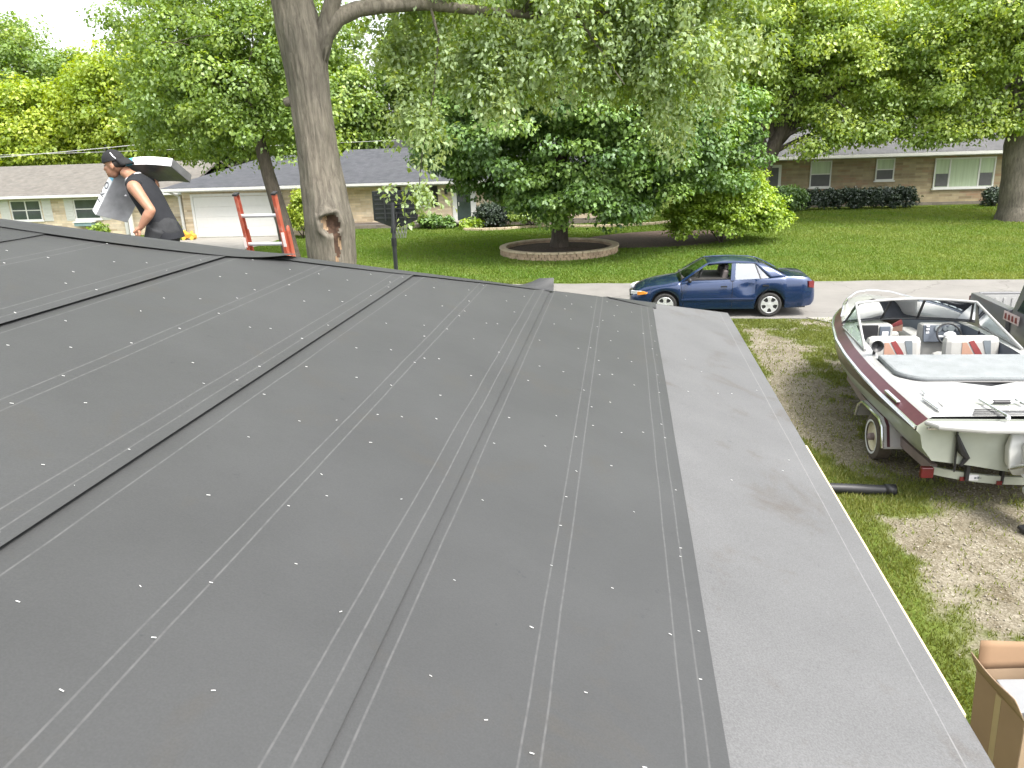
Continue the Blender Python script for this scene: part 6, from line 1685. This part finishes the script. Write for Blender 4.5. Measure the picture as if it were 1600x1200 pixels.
# trailer
trl = thing('boat_trailer', 'boat trailer with cream-rimmed wheel, silver-edged fender and red square tail light', 'trailer', (4.74, 9.5, 0), R(1.5))
m_frame = mat('trailer_frame', (0.20, 0.155, 0.15), rough=0.55, var=0.2, scale=4)
m_fend = mat('fender_grey', (0.42, 0.41, 0.42), rough=0.4, var=0.08)
m_cream = mat('cream_rim', (0.58, 0.54, 0.40), rough=0.5, var=0.12, dirt=((0.30, 0.24, 0.16), 8, 0.6))
m_ww = mat('white_wall', (0.62, 0.63, 0.62), rough=0.7)
m_mud = mat('muddy_tyre', (0.095, 0.078, 0.062), rough=0.95, var=0.3, scale=8, bump=0.4, bscale=30)
for sg in (-1, 1):
    part('frame_rail', m_frame, trl, lambda m: m.loft([[Vector((sg * x + dx, y, z + dz)) for dx, dz in ((-.035, -.06), (.035, -.06), (.035, .06), (-.035, .06))] for x, y, z in ((.90, .22, .43), (.98, .9, .47), (1.0, 2.6, .53), (.9, 3.8, .57), (.06, 6.3, .58))], True, True))
    wl = part('wheel', m_mud, trl, lambda m: m.lathe([(.19, -.09 * sg), (.27, -.105 * sg), (.315, -.085 * sg), (.32, 0), (.315, .085 * sg), (.27, .105 * sg), (.20, .09 * sg)], (sg * 1.10, 1.62, .325), 'x', 32), smooth=True, angle=50)
    part('whitewall', m_ww, wl, lambda m: m.lathe([(.215, .102 * sg), (.235, .108 * sg), (.245, .106 * sg)], (sg * 1.10, 1.62, .325), 'x', 32), smooth=True)
    part('rim', m_cream, wl, lambda m: m.lathe([(.205, .085 * sg), (.19, .05 * sg), (.12, .035 * sg), (.10, .06 * sg), (.05, .07 * sg), (.001, .07 * sg)], (sg * 1.10, 1.62, .325), 'x', 28), smooth=True, angle=40)
    part('hub', m_frame, wl, lambda m: m.lathe([(.055, .04 * sg), (.05, .13 * sg), (.03, .15 * sg), (.001, .15 * sg)], (sg * 1.10, 1.62, .325), 'x', 14), smooth=True, angle=40)
    arc = [(1.62 - .60, .40), (1.62 - .50, .66), (1.62 - .36, .74), (1.62 + .36, .74), (1.62 + .52, .64), (1.62 + .60, .46)]
    fd = part('fender', m_fend, trl, lambda m: m.loft([[Vector((sg * 0.97, y, z)), Vector((sg * 1.24, y, z)), Vector((sg * 1.24, y, z - .03)), Vector((sg * .97, y, z - .03))] for y, z in arc], True, True), bevel=.01)
    part('fender_trim', m_chrome, fd, lambda m: m.tube([(sg * 1.245, y, z - .015) for y, z in arc], .022, 8), smooth=True)
    part('fender_stripe', m_maroon, fd, lambda m: m.loft([[Vector((sg * 1.15, y * 1.0, z + .004)), Vector((sg * 1.19, y, z + .004)), Vector((sg * 1.19, y, z + .001)), Vector((sg * 1.15, y, z + .001))] for y, z in arc[:4]], True, True))
    part('tail_light', m_redlens, trl, lambda m: m.box((sg * 1.0, .17, .41), (.15, .07, .14)), bevel=.012)
    part('bunk', m_sole, trl, lambda m: m.bar((sg * .55, .2, .50), (sg * .55, 3.6, .52), .09, .05))
part('axle', m_frame, trl, lambda m: m.tube([(-1.08, 1.62, .325), (1.08, 1.62, .325)], .035, 10), smooth=True)
part('cross_member', m_frame, trl, lambda m: [m.bx(-w_, w_, y_ - .03, y_ + .03, .43, .51) for y_, w_ in ((.9, .95), (2.4, .98), (3.7, .88))])
part('tongue', m_frame, trl, lambda m: (m.bar((0, 5.4, .56), (0, 7.3, .56), .09, .10), m.tube([(0, 6.2, .56), (0, 6.15, 1.2)], .04, 8), m.bar((0, 6.12, 1.2), (0, 6.0, 1.25), .12, .1)))
part('jack', m_chrome, trl, lambda m: (m.tube([(.1, 6.9, .02), (.1, 6.9, .8)], .03, 10), m.box((.1, 6.9, .02), (.16, .16, .02))), smooth=False)
rb = part('rear_bar', m_beige, trl, lambda m: m.loft([[Vector((x, y, z)) for y, z in ((yc - .02, zc - .05), (yc + .02, zc - .05), (yc + .02, zc + .05), (yc - .02, zc + .05))] for x, yc, zc in [(x, .20 - .16 * (1 - (x / .95) ** 2), .43 - .06 * (1 - (x / .95) ** 2)) for x in np.linspace(-.95, .95, 15)]], True, True))
for x_ in (-.62, -.22, .22, .62):
    part('reflector', m_redlens, rb, lambda m: m.box((x_, .16 - .16 * (1 - (x_ / .95) ** 2), .405 - .06 * (1 - (x_ / .95) ** 2)), (.06, .02, .05)))
part('badge', m_trim, rb, lambda m: m.bx(-.56, -.26, .055, .075, .355, .425))
part('badge_mark', m_vgrey, rb, lambda m: [m.bx(-.49 + .035 * i, -.465 + .035 * i, .05, .0545, .38, .40 + .008 * (i % 2)) for i in range(5)])
part('guide_strap', m_black, trl, lambda m: m.bx(-.60, -.56, .03, .09, .36, .56))
part('guide_strap', m_black, trl, lambda m: m.bx(-.20, -.165, .02, .08, .33, .62))

# ================================================================== PICKUP TRUCK
trk = thing('pickup_truck', 'grey pickup truck beyond the boat, its tailgate toward the street', 'pickup truck', (7.72, 14.0, 0))
m_trk = mat('grey_truck_paint', (0.17, 0.17, 0.175), rough=0.4, metal=0.2, var=0.06, coat=0.5)
m_bed = mat('bed_liner', (0.33, 0.33, 0.325), rough=0.7, var=0.08, scale=2, dirt=((0.25, 0.245, 0.235), 2.0, 0.6))
# local: tail at +y (2.6), nose at -y (-2.6); half width .92
for sg in (-1, 1): part('bed_side', m_trk, trk, lambda m: m.loft([[Vector((sg * x, y, z)) for x, z in ((.80, .62), (.90, .60), (.93, .80), (.925, 1.10), (.90, 1.32), (.76, 1.33), (.74, 1.28), (.76, .66))] for y in (.95, 1.25, 2.0, 2.58)], True, True), smooth=True, angle=40, bevel=.012)
part('bed_floor', m_bed, trk, lambda m: (m.bx(-.755, .755, .95, 2.55, .60, .66), m.bx(-.755, .755, .93, .96, .66, 1.30)))
tg = part('tailgate', m_trk, trk, lambda m: m.bx(-.75, .75, 2.56, 2.63, .62, 1.33), bevel=.02)
part('tailgate_liner', m_bed, tg, lambda m: (m.bx(-.72, .72, 2.54, 2.558, .68, 1.28), [m.bx(-.62 + .155 * i, -.56 + .155 * i, 2.525, 2.539, .72, 1.22) for i in range(9)]), bevel=.004)
def cab(m):
    secs = [(.92, .86, 1.30, .74, 1.80), (.75, .90, 1.32, .72, 1.86), (-.45, .90, 1.32, .70, 1.86), (-1.15, .88, 1.25, .80, 1.30)]
    m.loft([[Vector((-b, y, .5)), Vector((-b, y, zb)), Vector((-t, y, zt)), Vector((t, y, zt)), Vector((b, y, zb)), Vector((b, y, .5))] for y, b, zb, t, zt in secs], True, True)
part('cab', m_trk, trk, cab, smooth=True, angle=35, bevel=.03)
part('rear_window', m_pane, trk, lambda m: m.prism([(-.74, .925, 1.36), (.74, .925, 1.36), (.66, .878, 1.74), (-.66, .878, 1.74)], (0, .02, 0)))
for sg in (-1, 1):
    part('side_window', m_pane, trk, lambda m: m.prism([(sg * .905, .62, 1.36), (sg * .905, -.62, 1.36), (sg * .742, -.40, 1.80), (sg * .742, .60, 1.80)], (sg * .012, 0, .004)))
    part('headlight', m_lens, trk, lambda m: m.box((sg * .68, -2.60, .92), (.36, .06, .2)), bevel=.02)
    part('tail_light', m_redlens, trk, lambda m: m.box((sg * .87, 2.585, 1.08), (.1, .04, .36)), bevel=.01)
    for y_ in (1.75, -1.65):
        w = part('wheel', m_rubber, trk, lambda m: m.lathe([(.2, -.11 * sg), (.34, -.115 * sg), (.37, -.08 * sg), (.37, .08 * sg), (.34, .115 * sg), (.2, .11 * sg)], (sg * .80, y_, .37), 'x', 28), smooth=True, angle=50)
        part('rim', m_hub, w, lambda m: m.lathe([(.21, .105 * sg), (.17, .06 * sg), (.06, .05 * sg), (.05, .09 * sg), (.001, .09 * sg)], (sg * .80, y_, .37), 'x', 20), smooth=True, angle=40)
part('bonnet', m_trk, trk, lambda m: m.loft([[Vector((-.86 * w_, y, .55)), Vector((-.9 * w_, y, z_ - .1)), Vector((-.7 * w_, y, z_)), Vector((.7 * w_, y, z_)), Vector((.9 * w_, y, z_ - .1)), Vector((.86 * w_, y, .55))] for y, z_, w_ in ((-.95, 1.27, 1), (-1.8, 1.22, 1), (-2.4, 1.12, .97), (-2.58, 1.0, .93))], True, True), smooth=True, angle=40, bevel=.02)
part('windscreen', m_pane, trk, lambda m: m.prism([(-.80, -1.08, 1.33), (.80, -1.08, 1.33), (.66, -.50, 1.82), (-.66, -.50, 1.82)], (0, -.02, .01)))
part('bumper', m_chrome, trk, lambda m: (m.bx(-.9, .9, 2.64, 2.76, .48, .66), m.bx(-.9, .9, -2.70, -2.585, .46, .66)), bevel=.02)
part('grille', m_black, trk, lambda m: m.bx(-.46, .46, -2.64, -2.585, .80, 1.0), bevel=.01)
# worn red-on-white sticker strip on the bed side behind the cab
m_pinkw = mat('sticker_white', (0.62, 0.50, 0.50), rough=0.5, var=0.2, scale=12)
stk = part('sticker', m_pinkw, trk, lambda m: m.prism([(-.955, 1.0, 1.14), (-.955, .42, 1.14), (-.950, .42, 1.30), (-.950, 1.0, 1.30)], (-.006, 0, 0)))
part('sticker_mark', m_vred, stk, lambda m: [m.prism([(-.964, .94 - .13 * i, 1.17), (-.964, .86 - .13 * i, 1.17), (-.962, .89 - .13 * i, 1.27), (-.962, .94 - .13 * i, 1.26)], (-.004, 0, 0)) for i in range(4)])

# ================================================================== PIPE, BOX, DEBRIS
m_pipe = mat('black_plastic_pipe', (0.022, 0.022, 0.024), rough=0.5, var=0.3)
pp = thing('drain_pipe', 'black corrugated drain pipe lying on the grass by the eave', 'pipe', (2.9, 9.82, 0.02))
def pipe(m):
    prof_ = []
    n_ = 64
    pts_, rr_ = [], []
    for i in range(n_):
        t = i / (n_ - 1)
        pts_.append((-1.0 + 1.56 * t, -.05 + .07 * t + .03 * math.sin(t * 3), .055 + .01 * math.sin(t * 5)))
        rr_.append(.058 + .004 * (i % 2))
    m.tube(pts_, rr_, 16, cap=False)
part('pipe', m_pipe, pp, pipe, smooth=True, angle=180, solid=.005)
part('coupling', m_black, pp, lambda m: m.tube([(.44, .03, .05), (.57, .035, .05)], .068, 18, cap=False), smooth=True, angle=60, solid=.006)
m_card = mat('cardboard', (0.29, 0.21, 0.138), rough=0.9, var=0.07, scale=3)
m_cardin = mat('cardboard_inner', (0.235, 0.15, 0.088), rough=0.9, var=0.08, scale=3)
bxo = thing('cardboard_box', 'tall open cardboard box of flashing packets on the grass below the eave', 'box', (2.86, 4.90, 0.0), R(8))
bw, bl, bh = .34, .27, .84      # half sizes at the fold, height of the fold
def boxwalls(m):
    c = [(-bw, -bl), (bw, -bl), (bw, bl), (-bw, bl)]
    for i in range(4):
        a, b = c[i], c[(i + 1) % 4]
        m.add([(a[0] * .93, a[1] * .93, .015), (b[0] * .93, b[1] * .93, .015), (b[0], b[1], bh), (a[0], a[1], bh)], [(0, 1, 2, 3)])
    m.add([(x * .93, y * .93, .015) for x, y in c], [(3, 2, 1, 0)])
part('carton', m_card, bxo, boxwalls, solid=.008)
def flap(m, a, b, out, ln, taper=0.02):
    a, b = Vector(a), Vector(b); o_ = Vector(out).normalized() * ln
    d = (b - a).normalized()
    def fn(u, v):
        p = a.lerp(b, v) + o_ * u + d * (taper * u * (1 - 2 * v)) + Vector((0, 0, 1)) * 0.012 * math.sin(v * 5 + u * 2) * u
        return p
    m.grid(fn, 5, 9)
part('flap', m_card, bxo, lambda m: flap(m, (-bw, -bl, bh), (-bw, bl, bh), (-.42, 0, .85), .17), smooth=True, solid=.007)
part('flap', m_cardin, bxo, lambda m: flap(m, (-bw, bl, bh), (bw, bl, bh), (0, .20, .97), .20), smooth=True, solid=.007)
part('flap', m_card, bxo, lambda m: flap(m, (-bw, -bl, bh), (bw, -bl, bh), (0, -.35, .9), .16), smooth=True, solid=.007)
part('flap', m_card, bxo, lambda m: flap(m, (bw, -bl, bh), (bw, bl, bh), (.35, 0, .9), .2), smooth=True, solid=.007)
m_tape = mat('packing_tape', (0.42, 0.34, 0.22), rough=0.3, var=0.06)
part('tape', m_tape, bxo, lambda m: m.add([(-bw * .965, -.03, .25), (-bw * .965, .03, .25), (-bw - .006, .03, bh - .01), (-bw - .006, -.03, bh - .01)], [(0, 1, 2, 3)]), solid=.002)
m_packet = mat('white_packet', (0.25, 0.26, 0.27), rough=0.35, var=0.08)
m_packetg = mat('grey_packet', (0.15, 0.16, 0.18), rough=0.35, var=0.2)
for (x_, y_, z_, dx_, dy_, dz_, rx, ry, mt, lb) in ((-.12, .04, .76, .26, .32, .08, .05, -.05, m_packet, 'flat white packet lying at the left inside the cardboard box'), (.10, .10, .84, .035, .22, .32, .1, .32, m_packetg, 'dark grey packet standing tilted in the cardboard box'), (.20, .06, .83, .035, .24, .30, .05, .25, m_packet, 'white packet standing at the right in the cardboard box'), (-.06, -.14, .82, .22, .14, .04, .1, .1, m_packetg, 'small dark packet lying at the front of the cardboard box')):
    q = MB(); q.box((0, 0, 0), (dx_, dy_, dz_))
    o = q.build('packet', mt, None, bevel=.008); o.location = Vector((2.86, 4.90, 0)) + Matrix.Rotation(R(8), 3, 'Z') @ Vector((x_, y_, z_)); o.rotation_euler = (rx, ry, R(3))
    tag(o, lb, 'packet', 'packets in the cardboard box')
db = part('shingle_scrap', m_black, None, lambda m: (m.box((4.62, 8.92, .035), (.16, .12, .04), Matrix.Rotation(.4, 3, 'Z') @ Matrix.Rotation(.3, 3, 'X')), m.box((4.70, 8.98, .03), (.10, .08, .03), Matrix.Rotation(1.1, 3, 'Z'))))
tag(db, 'small black scrap lying on the gravel near the right edge', 'scrap')
